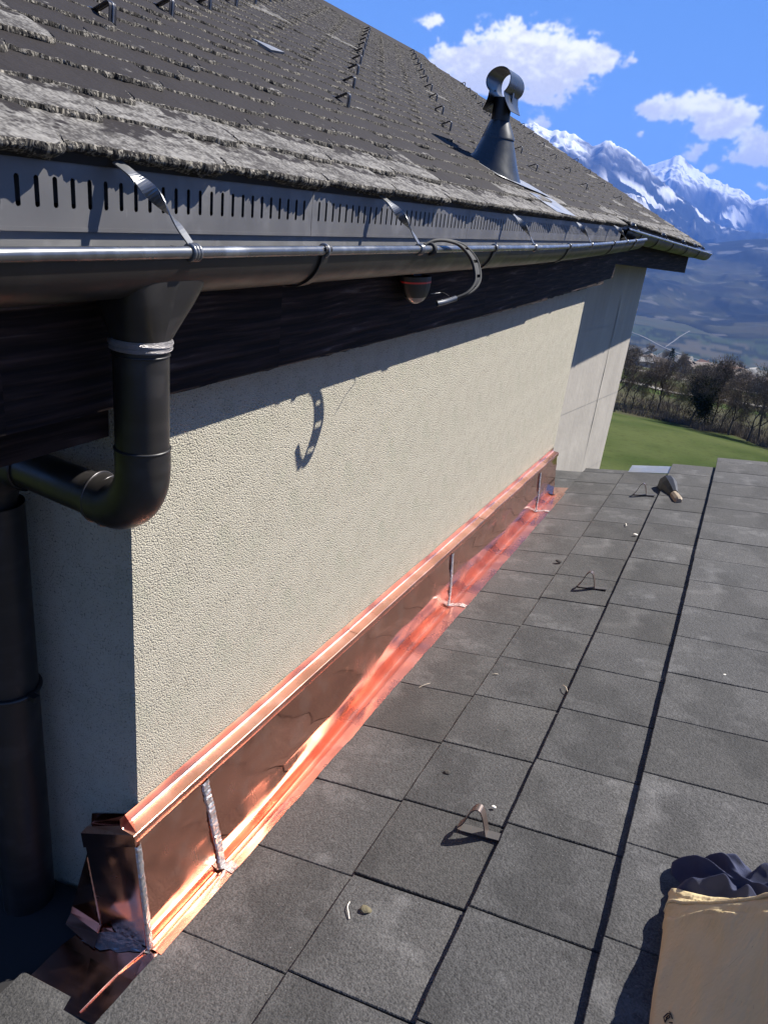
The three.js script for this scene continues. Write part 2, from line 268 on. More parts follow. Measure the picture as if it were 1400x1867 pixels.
// perforated ventilation strip under the slates, every slot an opening
{
  const z0 = -5.64, z1 = 0.5, segs = 6, L = (z1 - z0) / segs, strips = [];
  for (let s = 0; s < segs; s++) {
    const a = z0 + s * L, b = a + L - 0.0015, sh = new THREE.Shape([new THREE.Vector2(a, -0.0955), new THREE.Vector2(b, -0.0955), new THREE.Vector2(b, 0.012), new THREE.Vector2(a, 0.012)]);
    for (let z = Math.ceil((a + 0.008) / 0.0322) * 0.0322; z < b - 0.008; z += 0.0322) {
      const h = new THREE.Path(), w = 0.0042, y0 = -0.0615, y1 = -0.0275;
      h.moveTo(z - w, y0); h.absarc(z, y1, w, Math.PI, 0, true); h.lineTo(z + w, y0); h.absarc(z, y0, w, 0, -Math.PI, true); sh.holes.push(h);
    }
    const g = new THREE.ExtrudeGeometry(sh, { depth: 0.0015, bevelEnabled: false, curveSegments: 5 });
    g.rotateY(-Math.PI / 2); g.translate(-0.9385, 0, 0);
    const m = boxUV(g);
    const lip = box(-0.9385 - 0.0035, -0.9385 + 0.0006, -0.0975, -0.0915, a, b);
    strips.push([m, lip]);
  }
  strips.forEach(([m, lip]) => { const p = mesh('vent_strip', m, M.ventMetal, house); mesh('hem', lip, M.ventMetal, p); });
}
mesh('drip_apron', boxUV(sweepZ((z) => [[-0.9475, -0.072], [-0.9462, -0.072], [-0.9442, -0.128], [-0.930, -0.166], [-0.9312, -0.167], [-0.9456, -0.128]].map(([x, y]) => [x, y + Math.max(0, -z - 3.2) ** 1.6 * 0.006]), range(0.5, -5.64, 40))), M.apron, house);
// the roof body under the slates, out to the far verge where the eave splays outwards
const VERGE = -9.38, RIDGE = 3.72;
const eaveU = (z) => (z > -5.66 ? 0 : lerp(0.095, -0.27, (-5.66 - z) / (-5.66 - VERGE)));
const roof = (() => {
  const zs = [0.6, -2, -4, -5.655, -5.665, -7, -8.2, VERGE];
  const rings = zs.map((z) => { const e = eaveU(z) + 0.012; return [roofP(e, z, 0.004), roofP(RIDGE, z, 0.004), roofP(RIDGE, z, -0.12), roofP(e + 0.06, z, -0.03), roofP(e, z, -0.012)]; });
  return mesh('roof', boxUV(loft(rings, true, true, true)), M.deck, house);
})();
mesh('roof_back', boxUV(loft([0.6, VERGE].map((z) => { const a = roofP(RIDGE, z, 0.002), b = roofP(RIDGE, z, -0.12); return [a, V(a.x - 3.3, a.y - 1.54, z), V(b.x - 3.3, b.y - 1.6, z), b]; }), true, true, true)), M.slates[0], house);
// gable wall under the verge
mesh('gable_wall', boxUV(loft([[V(-1.2, -0.25, -8.7), V(-1.2, -0.22, -8.7)], [V(-4.0, -0.25, -9.0), V(-4.0, 1.2, -9.0)]], false)), M.concrete, house);

// ------------------------------------------------------------------ slates: every one a piece
{
  const CO = 0.1045, PW = 0.3655, DZ = 0.178, rs = rng(21);
  const VAR = 14;
  function slateGeo(seed, cols, rows, rich, z0 = 0, ovU = 0, ovV = 0) {   // local frame: a = across (0 near .. PW+lap far), b = up the slope, h = out
    const r = rng(seed), w = PW + 0.03, pos = [], uv = [], idx = []; const so = r() * 50;
    const edge = (a) => { let e = 0.024 * (1 - a / w); const c = w - a; if (c < 0.045) e += 0.04 * (1 - Math.sqrt(Math.max(0, 1 - ((0.045 - c) / 0.045) ** 2))); if (a < 0.03) e += 0.004; return e + 0.006 * (fbm(a * 30 + so, 3.3, 3) - 0.5) + (rich ? 0.0065 * (vn(a * 150 + so, 1.7) - 0.5) : 0); };
    const top = (a, b) => 0.0135 - 0.033 * b + 0.0045 * (a / w) + 0.004 * (fbm(a * 9 + so, b * 9, 3) - 0.5);
    const put = (a, b, h) => { pos.push(a, b, h); uv.push(a + so * 0.37 + ovU, b + 0.35 * Math.floor(so * 3) + ovV); };
    for (let j = 0; j <= rows; j++) for (let i = 0; i <= cols; i++) { const a = w * i / cols, e = edge(a) + 0.004, b = j === 0 ? e : j === 1 ? e + 0.004 + 0.005 * vn(a * 60 + so, 31) : lerp(e + 0.013, 0.235, ((j - 1) / (rows - 1)) ** 1.3); put(a, b, top(a, b) + (j === 1 && rich ? 0.0015 * vn(a * 140 + so, 19) : 0) + (j === 0 && rich ? 0.002 * vn(a * 120 + so, 9) : 0)); }
    for (let j = 0; j < rows; j++) for (let i = 0; i < cols; i++) { const p = j * (cols + 1) + i; idx.push(p, p + 1, p + cols + 1, p + 1, p + cols + 2, p + cols + 1); }
    const rimIdx = idx.splice(0, cols * 6); const nTop = idx.length; idx.push(...rimIdx); const fr = rich ? 4 : 2, o = pos.length / 3;
    for (let j = 0; j <= fr; j++) for (let i = 0; i <= cols; i++) {                     // crusted lower lip
      const a = w * i / cols, e = edge(a), t = j / fr, lump = rich ? vn(a * 170 + so, j * 1.9 + 5) : 0.5, hang = rich ? 0.006 * vn(a * 110 + so, 77) : 0.002;
      const b = e + 0.005 - 0.010 * Math.sin(Math.min(1, t * 1.25 + 0.1) * Math.PI * 0.8) * (0.45 + lump * 0.9) + 0.016 * t * t;
      put(a, b, lerp(top(a, e) + 0.0015 + (j === 0 ? 0.002 * lump : 0.003 * lump), -0.006 - hang, t));
    }
    for (let j = 0; j < fr; j++) for (let i = 0; i < cols; i++) { const p = o + j * (cols + 1) + i; idx.push(p, p + cols + 1, p + 1, p + 1, p + cols + 1, p + cols + 2); }
    const s = pos.length / 3;                                                           // far end edge
    for (let j = 0; j <= rows; j++) { const b = lerp(edge(w) + 0.004, 0.235, (j / rows) ** 1.3); put(w, b, top(w, b)); put(w + 0.001, b, top(w, b) - 0.012); }
    for (let j = 0; j < rows; j++) { const p = s + j * 2; idx.push(p, p + 2, p + 1, p + 1, p + 2, p + 3); }
    const g = geoFrom(pos, uv, idx); g.clearGroups(); g.addGroup(0, nTop, 0); g.addGroup(nTop, idx.length - nTop, 1); return g;
  }
  const basis = new THREE.Matrix4().makeBasis(V(0, 0, -1), V(-Math.cos(TH), Math.sin(TH), 0), V(Math.sin(TH), Math.cos(TH), 0));
  const list = [];
  for (let i = -4; i < 36; i++) for (let j = -6; j < 30; j++) {
    const zn = -0.448 - DZ * mod(i, 2) - (i >> 1) * 0.0 - PW * j + (rs() - 0.5) * 0.012, zf = zn - PW - 0.03;
    const zz = zn - DZ * 2 * (i >> 1) + PW * Math.floor(DZ * 2 * (i >> 1) / PW);
    if (zz > 0.35 || zz - PW < VERGE - 0.12) continue;
    const p = roofP(0.0, zz); let u = CO * i + (rs() - 0.5) * 0.008 - (i === 0 ? 0.012 : 0);
    const zm = zz - PW / 2; if (i < 0 && zm > -5.9) continue; if (u < eaveU(zm) - 0.03 && !(i === 0 && zm > -5.62)) continue;
    const c = roofP(u + 0.05, zm), sc = c.clone().project(camera), inside = Math.abs(sc.x) < 1.15 && Math.abs(sc.y) < 1.15 && sc.z < 1;
    const graz = c.length(); list.push({ i, u, z: zz, d: graz, inside, tilt: (rs() - 0.5) * 0.022, v: Math.floor(rs() * VAR), q: rs() });
  }
  for (let j = 0; j < 10; j++) { const z = -5.63 - j * PW; if (z - PW < VERGE - 0.1) break; for (const du of [0, -0.1]) { const u = eaveU(z - PW / 2) - 0.015 - du * 0.4; list.push({ i: 0, u, z: z - (du ? DZ : 0), d: 6 + j * 0.3, inside: true, tilt: -0.09, v: Math.floor(rs() * VAR), q: rs() }); } }
  const near = [], lowv = [];
  for (let k = 0; k < VAR; k++) { near.push(slateGeo(100 + k, 56, 4, true)); lowv.push(slateGeo(300 + k, 26, 3, true)); }
  list.sort((a, b) => (b.inside - a.inside) || a.d - b.d);
  const rest = [[], [], []];
  const pick = (s) => { const near_ = ss(-1.9, -0.9, s.z), e = s.i === 1 ? 0.7 - 0.5 * near_ : s.i === 2 ? 0.9 - 0.4 * near_ : s.i < 6 ? 0.985 - 0.2 * near_ : 0.985; return s.i < 1 || s.q > e ? 2 : s.q > e - 0.25 ? 1 : 0; };
  list.forEach((s, n) => {
    const m = basis.clone().multiply(new THREE.Matrix4().makeRotationZ(s.tilt)); const p = roofP(s.u, s.z, 0.004 + (s.q - 0.5) * 0.003); m.setPosition(p);
    if (n < 300 && s.inside) {
      const o = mesh('slate', s.d < 2.6 ? near[s.v] : lowv[s.v], [M.slates[pick(s)], M.crust], roof);
      o.matrixAutoUpdate = true; m.decompose(o.position, o.quaternion, o.scale);
    } else { const g = lowv[s.v].clone(); g.applyMatrix4(m); rest[pick(s)].push(g); }
  });
  const farM = [0, 1, 2].map((k) => rest[k]).filter((a) => a.length);
  const tops = [[], [], []], lips = [];
  [0, 1, 2].forEach((k) => rest[k].forEach((g) => { const n = g.toNonIndexed(), gr = g.groups; const cut = (s, c) => { const h = new THREE.BufferGeometry(); for (const a of ['position', 'normal', 'uv']) { const A = n.attributes[a]; h.setAttribute(a, new THREE.BufferAttribute(A.array.slice(s * A.itemSize, (s + c) * A.itemSize), A.itemSize)); } return h; }; tops[k].push(cut(gr[0].start, gr[0].count)); lips.push(cut(gr[1].start, gr[1].count)); }));
  const parts = [0, 1, 2].filter((k) => tops[k].length).map((k) => mergeGeometries(tops[k])); parts.push(mergeGeometries(lips));
  const all = mergeGeometries(parts, true);
  const st = mesh('distant_slates', all, [...[0, 1, 2].filter((k) => tops[k].length).map((k) => M.slates[k]), M.crust], roof); st.userData = { kind: 'stuff', label: 'small dark slates further up and along the roof' };
  // ridge caps and verge trim
  mesh('ridge_cap', boxUV(sweepZ(() => { const a = roofP(RIDGE - 0.1, 0, 0.02), b = roofP(RIDGE + 0.015, 0, 0.045), c = roofP(RIDGE - 0.1, 0, 0.005); return [[a.x, a.y], [b.x, b.y], [b.x - 0.1, b.y - 0.06], [c.x, c.y]]; }, range(0.5, VERGE, 30))), M.slates[0], roof);
}
// thin loose slate chip lying up on the slope
{
  const p = roofP(1.02, -2.62, 0.02), g = boxUV(loft([0, 0.008].map((h) => [V(-0.055, h, 0.02), V(-0.02, h + 0.006, -0.05), V(0.03, h + 0.012, -0.075), V(0.012, h, -0.02)]), true, true, true)); g.rotateZ(-TH);
  const o = mesh('slate_chip', g, M.leadSheet, scene, true); o.position.copy(p); tag(o, 'small pale broken slate chip lying loose on the upper roof slope', 'slate chip');
}

// ------------------------------------------------------------------ snow hooks
function upperHook() {
  const g = new THREE.Group(), a = V(-Math.cos(TH), Math.sin(TH), 0), n = V(Math.sin(TH), Math.cos(TH), 0), at = (b, h) => a.clone().multiplyScalar(b).addScaledVector(n, h), W = V(0, 0, 0.026);
  const c = new THREE.CatmullRomCurve3([at(0.085, 0.008), at(0.062, 0.012), at(0.04, 0.034), at(0.022, 0.052), at(0.010, 0.050), at(0.002, 0.032), at(-0.006, 0.008)], false, 'catmullrom', 0.35);
  const strap = ribbon(c.getPoints(26), () => W, 0.003); mesh('loop', strap, M.hookDark, g);
  mesh('rib', tube(c.getPoints(20).map((p) => p.clone().addScaledVector(n, 0.001).addScaledVector(a, -0.002)), 0.0032, 24, 6), M.strap, g);
  return g;
}
{
  const proto = upperHook(), rows = [[0.69, -1.56, 'at the top left corner'], [0.635, -2.64, 'above the perforated strip'], [0.81, -4.02, 'beside the vent pipe'], [0.56, -4.95, 'just beyond the vent pipe'], [0.50, -6.2, 'near the far verge'], [0.45, -7.5, 'at the far verge']];
  const ord = ['lowest', 'second lowest', 'third lowest', 'fourth', 'fifth', 'sixth', 'seventh', 'eighth', 'ninth', 'tenth', 'eleventh', 'twelfth'];
  rows.forEach(([u0, z0, where], j) => {
    let n = 0;
    for (let i = 0; i < 12; i++) {
      const u = u0 + 0.3055 * i, z = z0 - 1.725 * (u - u0);
      if (z < VERGE + 0.1 || u > RIDGE - 0.1) continue;
      const p = roofP(u, z, 0.011), s = p.clone().project(camera); if (Math.abs(s.x) > 1.1 || s.y > 1.08) continue;
      const o = proto.clone(); o.name = numbered('snow_hook'); o.position.copy(p); o.scale.setScalar(0.86); scene.add(o);
      tag(o, `dark snow hook, ${ord[n]} in the roof row ${where}`, 'snow hook', 'snow hooks on the upper slate roof'); n++;
    }
  });
}
const hookLow = () => {
  const g = new THREE.Group(), W = D1.clone().multiplyScalar(-0.03), at = (b, h) => D2.clone().multiplyScalar(b).addScaledVector(DN, h);
  const c = new THREE.CatmullRomCurve3([at(0.0, 0.004), at(-0.002, 0.025), at(-0.006, 0.062), at(-0.013, 0.084), at(-0.026, 0.089), at(-0.044, 0.072), at(-0.068, 0.03), at(-0.085, 0.012), at(-0.088, 0.006), at(-0.078, 0.0035)], false, 'catmullrom', 0.4);
  mesh('loop', ribbon(c.getPoints(44), () => W, 0.0035), M.hookBrown, g);
  mesh('base_strap', ribbon([at(0.062, 0.0035), at(0.03, 0.003), at(0.0, 0.003), at(-0.08, 0.003)], () => W, 0.003), M.strapDusty, g);
  return g;
};
{
  const proto = hookLow();
  [[-0.296, -1.688, 'brown metal snow hook nearest the camera on the grey tiled roof'], [-0.352, -3.635, 'brown metal snow hook in the middle distance on the grey tiled roof'], [-0.335, -5.49, 'farthest small snow hook beside the black tapered tool on the tiled roof']].forEach(([x, z, label], i) => {
    const o = i ? proto.clone() : proto; o.name = numbered('roof_snow_hook'); scene.add(o); o.position.copy(low((x - LO.x - D1.x) / D2.x + 0.014, vOf(z), 0.011)); tag(o, label, 'snow hook', 'snow hooks on the lower tiled roof');
  });
}

// ------------------------------------------------------------------ rain gutter along the stucco wall
const GY = (z) => Math.max(0, -z - 3.1) ** 1.5 * 0.0092;                       // the gutter rises a little towards its far end
const GC = [-0.895, -0.115], GR = 0.075;
function gutterSection(cx, cy, r, t) { const o = []; for (let i = 0; i <= 20; i++) { const a = Math.PI + Math.PI * i / 20; o.push([cx + r * Math.cos(a), cy + r * Math.sin(a)]); } for (let i = 20; i >= 0; i--) { const a = Math.PI + Math.PI * i / 20; o.push([cx + (r - t) * Math.cos(a), cy + (r - t) * Math.sin(a)]); } return o; }
{
  const g = thing('rain_gutter', 'dark half round rain gutter with bright bead along the stucco wall eave', 'gutter', [-0.895, -0.115, -1]), O = [-0.895, -0.115, -1];
  const zs = range(0.45, -6.06, 60);
  mesh('trough', off(sweepZ((z) => gutterSection(GC[0], GC[1] + GY(z), GR, 0.0016), zs), O), M.gutter, g);
  mesh('bead', off(tube(zs.map((z) => V(-0.82, -0.113 + GY(z), z)), 0.0098, 90, 16), O), M.bead, g);
  { const z = -6.062, y = GC[1] + GY(-6.06), sh = new THREE.Shape(); sh.absarc(GC[0], y, GR, Math.PI, 2 * Math.PI, false); const e = new THREE.ExtrudeGeometry(sh, { depth: 0.002, bevelEnabled: false, curveSegments: 20 }); e.translate(0, 0, z - 0.002); mesh('end_cap', off(boxUV(e), O), M.gutter, g); }
  for (const z of [-1.41, -2.53, -3.62, -4.75, -5.55]) {                         // bracket hoops round the trough
    const y = GC[1] + GY(z), pts = range(Math.PI * 1.02, Math.PI * 2.02, 26).map((a) => V(GC[0] + 0.0785 * Math.cos(a), y + 0.0785 * Math.sin(a), z));
    for (const a of [2.3, 2.6, 2.9, 3.2]) pts.push(V(-0.82 + 0.0125 * Math.cos(a * 0.9 - 2.1), y + 0.003 + 0.0125 * Math.sin(a * 0.9 - 2.1), z));
    const w = mesh('bracket_hoop', off(ribbon(pts, () => V(0, 0, 0.026), 0.003), O), M.pipe, g);
    mesh('bead_clip', off(tube(range(-1.2, 3.2, 14).map((a) => V(-0.82 + 0.0118 * Math.cos(a), -0.113 + GY(z) + 0.0118 * Math.sin(a), z)), 0.0035, 20, 6), O), M.strap, w);
  }
  for (const z of [-0.955, -1.865, -2.99, -4.07, -5.17]) {                       // twisted straps from the eave to the bead
    const a = V(-0.925, 0.007, z + 0.012), b = V(-0.822, -0.1 + GY(z), z - 0.038), pts = range(0, 1, 30).map((t) => { const p = a.clone().lerp(b, t); p.y += 0.012 * Math.sin(t * Math.PI); return p; });
    const dir = b.clone().sub(a).normalize(), w0 = V(0, 0, 1).addScaledVector(dir, -dir.z).normalize();
    const st = mesh('twisted_strap', off(ribbon(pts, (t) => w0.clone().applyAxisAngle(dir, Math.PI * ss(0.18, 0.92, t)).multiplyScalar(lerp(0.022, 0.016, ss(0.7, 1, t))), 0.0022), O), M.strap, g);
    mesh('collar', off(merge([-0.006, 0.001, 0.008].map((d) => ring(-0.82, -0.113 + GY(z), z - 0.042 + d, 0.0112, 'z', 0.0036, 24))), O), M.strap, st);
  }
}
// downpipe: funnel outlet, vertical length, swan elbow, lower pipe in the shade
{
  const O = [-0.895, -0.27, -0.957], d = thing('downpipe', 'dark downpipe hanging from the gutter funnel and bending back to the wall', 'downpipe', O), X = -0.895, Z = -0.957, r = 0.0465;
  const circ = (y, rx, rz, x = X, z = Z, n = 40, p = 2) => range(0, 1, n).slice(0, n).map((t) => { const a = t * 6.28318, c = Math.cos(a), s = Math.sin(a); return V(x + rx * Math.sign(c) * Math.abs(c) ** (2 / p), y, z + rz * Math.sign(s) * Math.abs(s) ** (2 / p)); });
  mesh('funnel', off(loft([circ(-0.118, 0.066, 0.108, X, -0.985, 40, 5), circ(-0.150, 0.062, 0.1, X, -0.982, 40, 5), circ(-0.20, 0.056, 0.078, X, -0.972, 40, 3.6), circ(-0.262, 0.0475, 0.0475)]), O), M.pipe, d);
  mesh('solder_ring', off(merge([ring(X, -0.263, Z, 0.0475, 'y', 0.006), ring(X, -0.272, Z, 0.0482, 'y', 0.0042)]), O), M.solder, d);
  const A = V(X, -0.268, Z), path = new THREE.CurvePath(), B = V(X, -0.498, Z), C = V(-0.99, -0.602, -0.965), D = V(-1.26, -0.628, -0.99);
  path.add(new THREE.LineCurve3(A, B));
  mesh('pipe', off(tube(new THREE.LineCurve3(A, V(X, -0.452, Z)), r, 4, 40), O), M.pipe, d);
  mesh('joint_ring', off(merge([ring(X, -0.451, Z, r + 0.0006, 'y', 0.0026, 44), ring(X, -0.284, Z, r + 0.0004, 'y', 0.0016, 44)]), O), M.pipe, d);
  const el = new THREE.CubicBezierCurve3(V(X, -0.474, Z), V(X, -0.625, Z), V(X + 0.0, -0.606, Z), V(-1.02, -0.607, -0.968));
  mesh('elbow', off(tube(new THREE.CatmullRomCurve3([V(X, -0.451, Z), V(X, -0.492, Z), V(X - 0.006, -0.525, Z), V(X - 0.027, -0.558, Z - 0.002), V(X - 0.062, -0.579, Z - 0.006), V(X - 0.1, -0.584, Z - 0.012), V(X - 0.125, -0.585, Z - 0.017)]), r + 0.0018, 40, 40), O), M.pipe, d);
  const er = ring(0, 0, 0, r + 0.0022, 'x', 0.0028, 40); er.rotateY(0.08); er.translate(X - 0.125, -0.585, Z - 0.017);
  const er2 = er.clone(); er2.translate(0.03, 0.0, 0.0025);
  mesh('joint_ring', off(merge([er, er2]), O), M.hookDark, d);
  mesh('pipe', off(tube(new THREE.LineCurve3(V(X - 0.12, -0.585, Z - 0.016), V(-1.285, -0.602, -1.02)), 0.0425, 6, 40), O), M.pipe, d);
  mesh('elbow', off(tube(new THREE.CatmullRomCurve3([V(-1.27, -0.602, -1.018), V(-1.31, -0.606, -1.018), V(-1.345, -0.63, -1.01), V(-1.365, -0.68, -1.005), V(-1.367, -0.73, -1.0)]), 0.05, 24, 36), O), M.pipe, d);
  const er3 = ring(0, 0, 0, 0.046, 'x', 0.004, 40); er3.rotateY(0.1); er3.translate(-1.275, -0.602, -1.018); mesh('joint_ring', off(er3, O), M.hookDark, d);
  mesh('pipe', off(tube(new THREE.LineCurve3(V(-1.367, -0.70, -1.0), V(-1.372, -1.93, -0.995)), 0.066, 6, 44), O), M.pipe, d);
  const cl = mesh('wall_clamp', off(merge([ring(-1.369, -1.19, -0.998, 0.069, 'y', 0.006), box(-1.304, -1.275, -1.196, -1.182, -1.006, -0.99)]), O), M.pipe, d);
}
// small solar lamp under the gutter and the twin cable looped over its bead
{
  const O = [-0.955, -0.215, -2.15], l = thing('solar_lamp', 'black dome solar lamp with a red stripe below the gutter', 'lamp', O);
  const zc = -2.17, dome = [], n = 22;
  for (let j = 0; j <= 8; j++) { const t = j / 8, y = lerp(-0.205, -0.268, t), k = Math.sqrt(Math.max(0, 1 - (t * 0.72) ** 2)); dome.push(range(0, 1, n).slice(0, n).map((s) => { const a = s * 6.28318; return V(-0.935 + 0.036 * k * Math.cos(a), y, zc - t * 0.02 + 0.088 * k * Math.sin(a)); })); }
  mesh('shell', off(loft(dome, true, true, false), O), M.black, l);
  mesh('red_stripe', off(loft([-0.2195, -0.2245].map((y, j) => range(0, 1, n).slice(0, n).map((s) => { const a = s * 6.28318, t = (-0.205 - y) / 0.063, k = Math.sqrt(1 - (t * 0.72) ** 2) * 1.012; return V(-0.935 + 0.036 * k * Math.cos(a), y, zc - t * 0.02 + 0.088 * k * Math.sin(a)); }))), O), std({ color: new THREE.Color(0.5, 0.018, 0.015), roughness: 0.35 }), l);
  mesh('reflector', off(loft([dome[8].map((p) => p.clone()), dome[8].map((p) => V(lerp(-0.935, p.x, 0.75), p.y - 0.012, lerp(zc - 0.02, p.z, 0.75))), dome[8].map((p) => V(lerp(-0.935, p.x, 0.3), p.y - 0.02, lerp(zc - 0.02, p.z, 0.3)))], true, false, true), O), std({ color: new THREE.Color(0.22, 0.2, 0.19), metalness: 0.5, roughness: 0.3 }), l);
  mesh('mount', off(box(-0.976, -0.93, -0.225, -0.2, zc - 0.03, zc + 0.03), O), M.black, l);
  mesh('lead_wire', off(tube([V(-0.895, -0.255, -2.21), V(-0.88, -0.252, -2.26), V(-0.86, -0.248, -2.23), V(-0.83, -0.252, -2.2)], 0.0012, 24, 6), O), M.strap, l);
  const C = [-0.82, -0.1, -2.02], c = thing('twin_cable', 'two black cables looping together over the gutter bead above the lamp', 'cable', C);
  const lane = (k) => [V(-0.834, -0.104, -1.965 - k * 0.3), V(-0.82, -0.091, -2.0 - k * 0.6), V(-0.803, -0.090, -2.06 - k), V(-0.785, -0.104, -2.125 - k * 1.3), V(-0.76, -0.143, -2.165 - k * 1.5), V(-0.738, -0.19, -2.15 - k * 1.4), V(-0.742, -0.222, -2.115 - k), V(-0.772, -0.245, -2.075 - k * 0.3)];
  mesh('cable', off(tube(lane(0), 0.0045, 60, 10), C), M.rubber, c); mesh('cable', off(tube(lane(0.03), 0.0045, 60, 10), C), M.rubber, c);
  mesh('cable_end', off(tube([V(-0.765, -0.241, -2.085), V(-0.785, -0.252, -2.055), V(-0.80, -0.258, -2.03)], 0.008, 10, 8), C), M.strap, c);
  mesh('clip', off(merge([ring(-0.82, -0.113, -1.98, 0.0125, 'z', 0.005, 24), ring(-0.82, -0.113, -1.988, 0.0125, 'z', 0.005, 24)]), C), M.rubber, c);
  const ca = new THREE.CatmullRomCurve3(lane(0.004)), cb = new THREE.CatmullRomCurve3(lane(0.026));
  for (let i = 0; i < 7; i++) { const rows = range(0.12 + i * 0.115, 0.12 + i * 0.115 + 0.09, 6).map((t) => { const a = ca.getPoint(t), b = cb.getPoint(t), n = V(0.0012, 0.0012, 0); return [a.clone().add(n), b.clone().add(n), b.clone().sub(n), a.clone().sub(n)]; }); mesh('web', off(boxUV(loft(rows, true, true, true)), C), M.rubber, c); }
}
// gutter and eaves boards of the splayed far roof
{
  const e2 = (z, du, h) => roofP(eaveU(z) + du, z, h), zs = range(-5.72, -9.62, 24), O = [-0.9, -0.06, -7];
  const cx = (z) => e2(Math.max(z, VERGE), 0.02, 0).x + 0.028, cy = (z) => e2(z, 0.02, 0).y - 0.075;
  const g = thing('far_gutter', 'second dark half round gutter on the splayed far end of the roof', 'gutter', O);
  const gx = (z) => EX - (lerp(0.095, -0.27, (-5.66 - z) / (-5.66 - VERGE)) + 0.02) * Math.cos(TH) + 0.035, gy = (z) => EY + (lerp(0.095, -0.27, (-5.66 - z) / (-5.66 - VERGE)) + 0.02) * Math.sin(TH) - 0.062;
  mesh('trough', off(sweepZ((z) => gutterSection(gx(z), gy(z), GR, 0.0016), zs), O), M.gutter, g);
  mesh('bead', off(tube(zs.map((z) => V(gx(z) + GR, gy(z) + 0.002, z)), 0.0098, 40, 10), O), M.bead, g);
  for (const z of [-5.722, -9.62]) { const sh = new THREE.Shape(); sh.absarc(0, 0, GR, Math.PI, 2 * Math.PI, false); const e = new THREE.ExtrudeGeometry(sh, { depth: 0.002, bevelEnabled: false, curveSegments: 16 }); e.translate(gx(z), gy(z), z - 0.001); mesh('end_cap', off(boxUV(e), O), M.gutter, g); }
  for (const z of [-6.15, -6.75, -7.4, -8.1, -8.8]) { const pts = range(Math.PI * 1.02, Math.PI * 2.02, 18).map((a) => V(gx(z) + 0.0785 * Math.cos(a), gy(z) + 0.0785 * Math.sin(a), z)); mesh('bracket_hoop', off(ribbon(pts, () => V(0, 0, 0.03), 0.003), O), M.black, g); }
  for (const z of [-6.02, -7.12, -8.05, -8.75, -9.2]) { const a = V(gx(z) - 0.03, gy(z) + 0.085, z + 0.01), b = V(gx(z) + GR, gy(z) + 0.01, z - 0.04), dir = b.clone().sub(a).normalize(), w0 = V(0, 0, 1).addScaledVector(dir, -dir.z).normalize(); mesh('twisted_strap', off(ribbon(range(0, 1, 16).map((t) => a.clone().lerp(b, t)), (t) => w0.clone().applyAxisAngle(dir, Math.PI * ss(0.2, 0.9, t)).multiplyScalar(0.028), 0.0022), O), M.strap, g); }
  const fx = (z) => gx(z) - 0.085;
  mesh('fascia_board', boxUV(loft([-5.5, -7.4, -9.2].map((z) => [V(fx(z) - 0.06, gy(z) - 0.235, z), V(fx(z), gy(z) - 0.235, z), V(fx(z), gy(z) + 0.045, z), V(fx(z) - 0.06, gy(z) + 0.045, z)]), true, true, true)), M.wood, house);
  mesh('vent_strip', boxUV(loft([-5.68, -7.4, -9.3].map((z) => [V(fx(z) + 0.035, gy(z) - 0.0, z), V(fx(z) + 0.036, gy(z) + 0.062, z), V(fx(z) + 0.033, gy(z) + 0.062, z), V(fx(z) + 0.032, gy(z) - 0.0, z)]), true, true, true)), M.ventMetal, house);
}
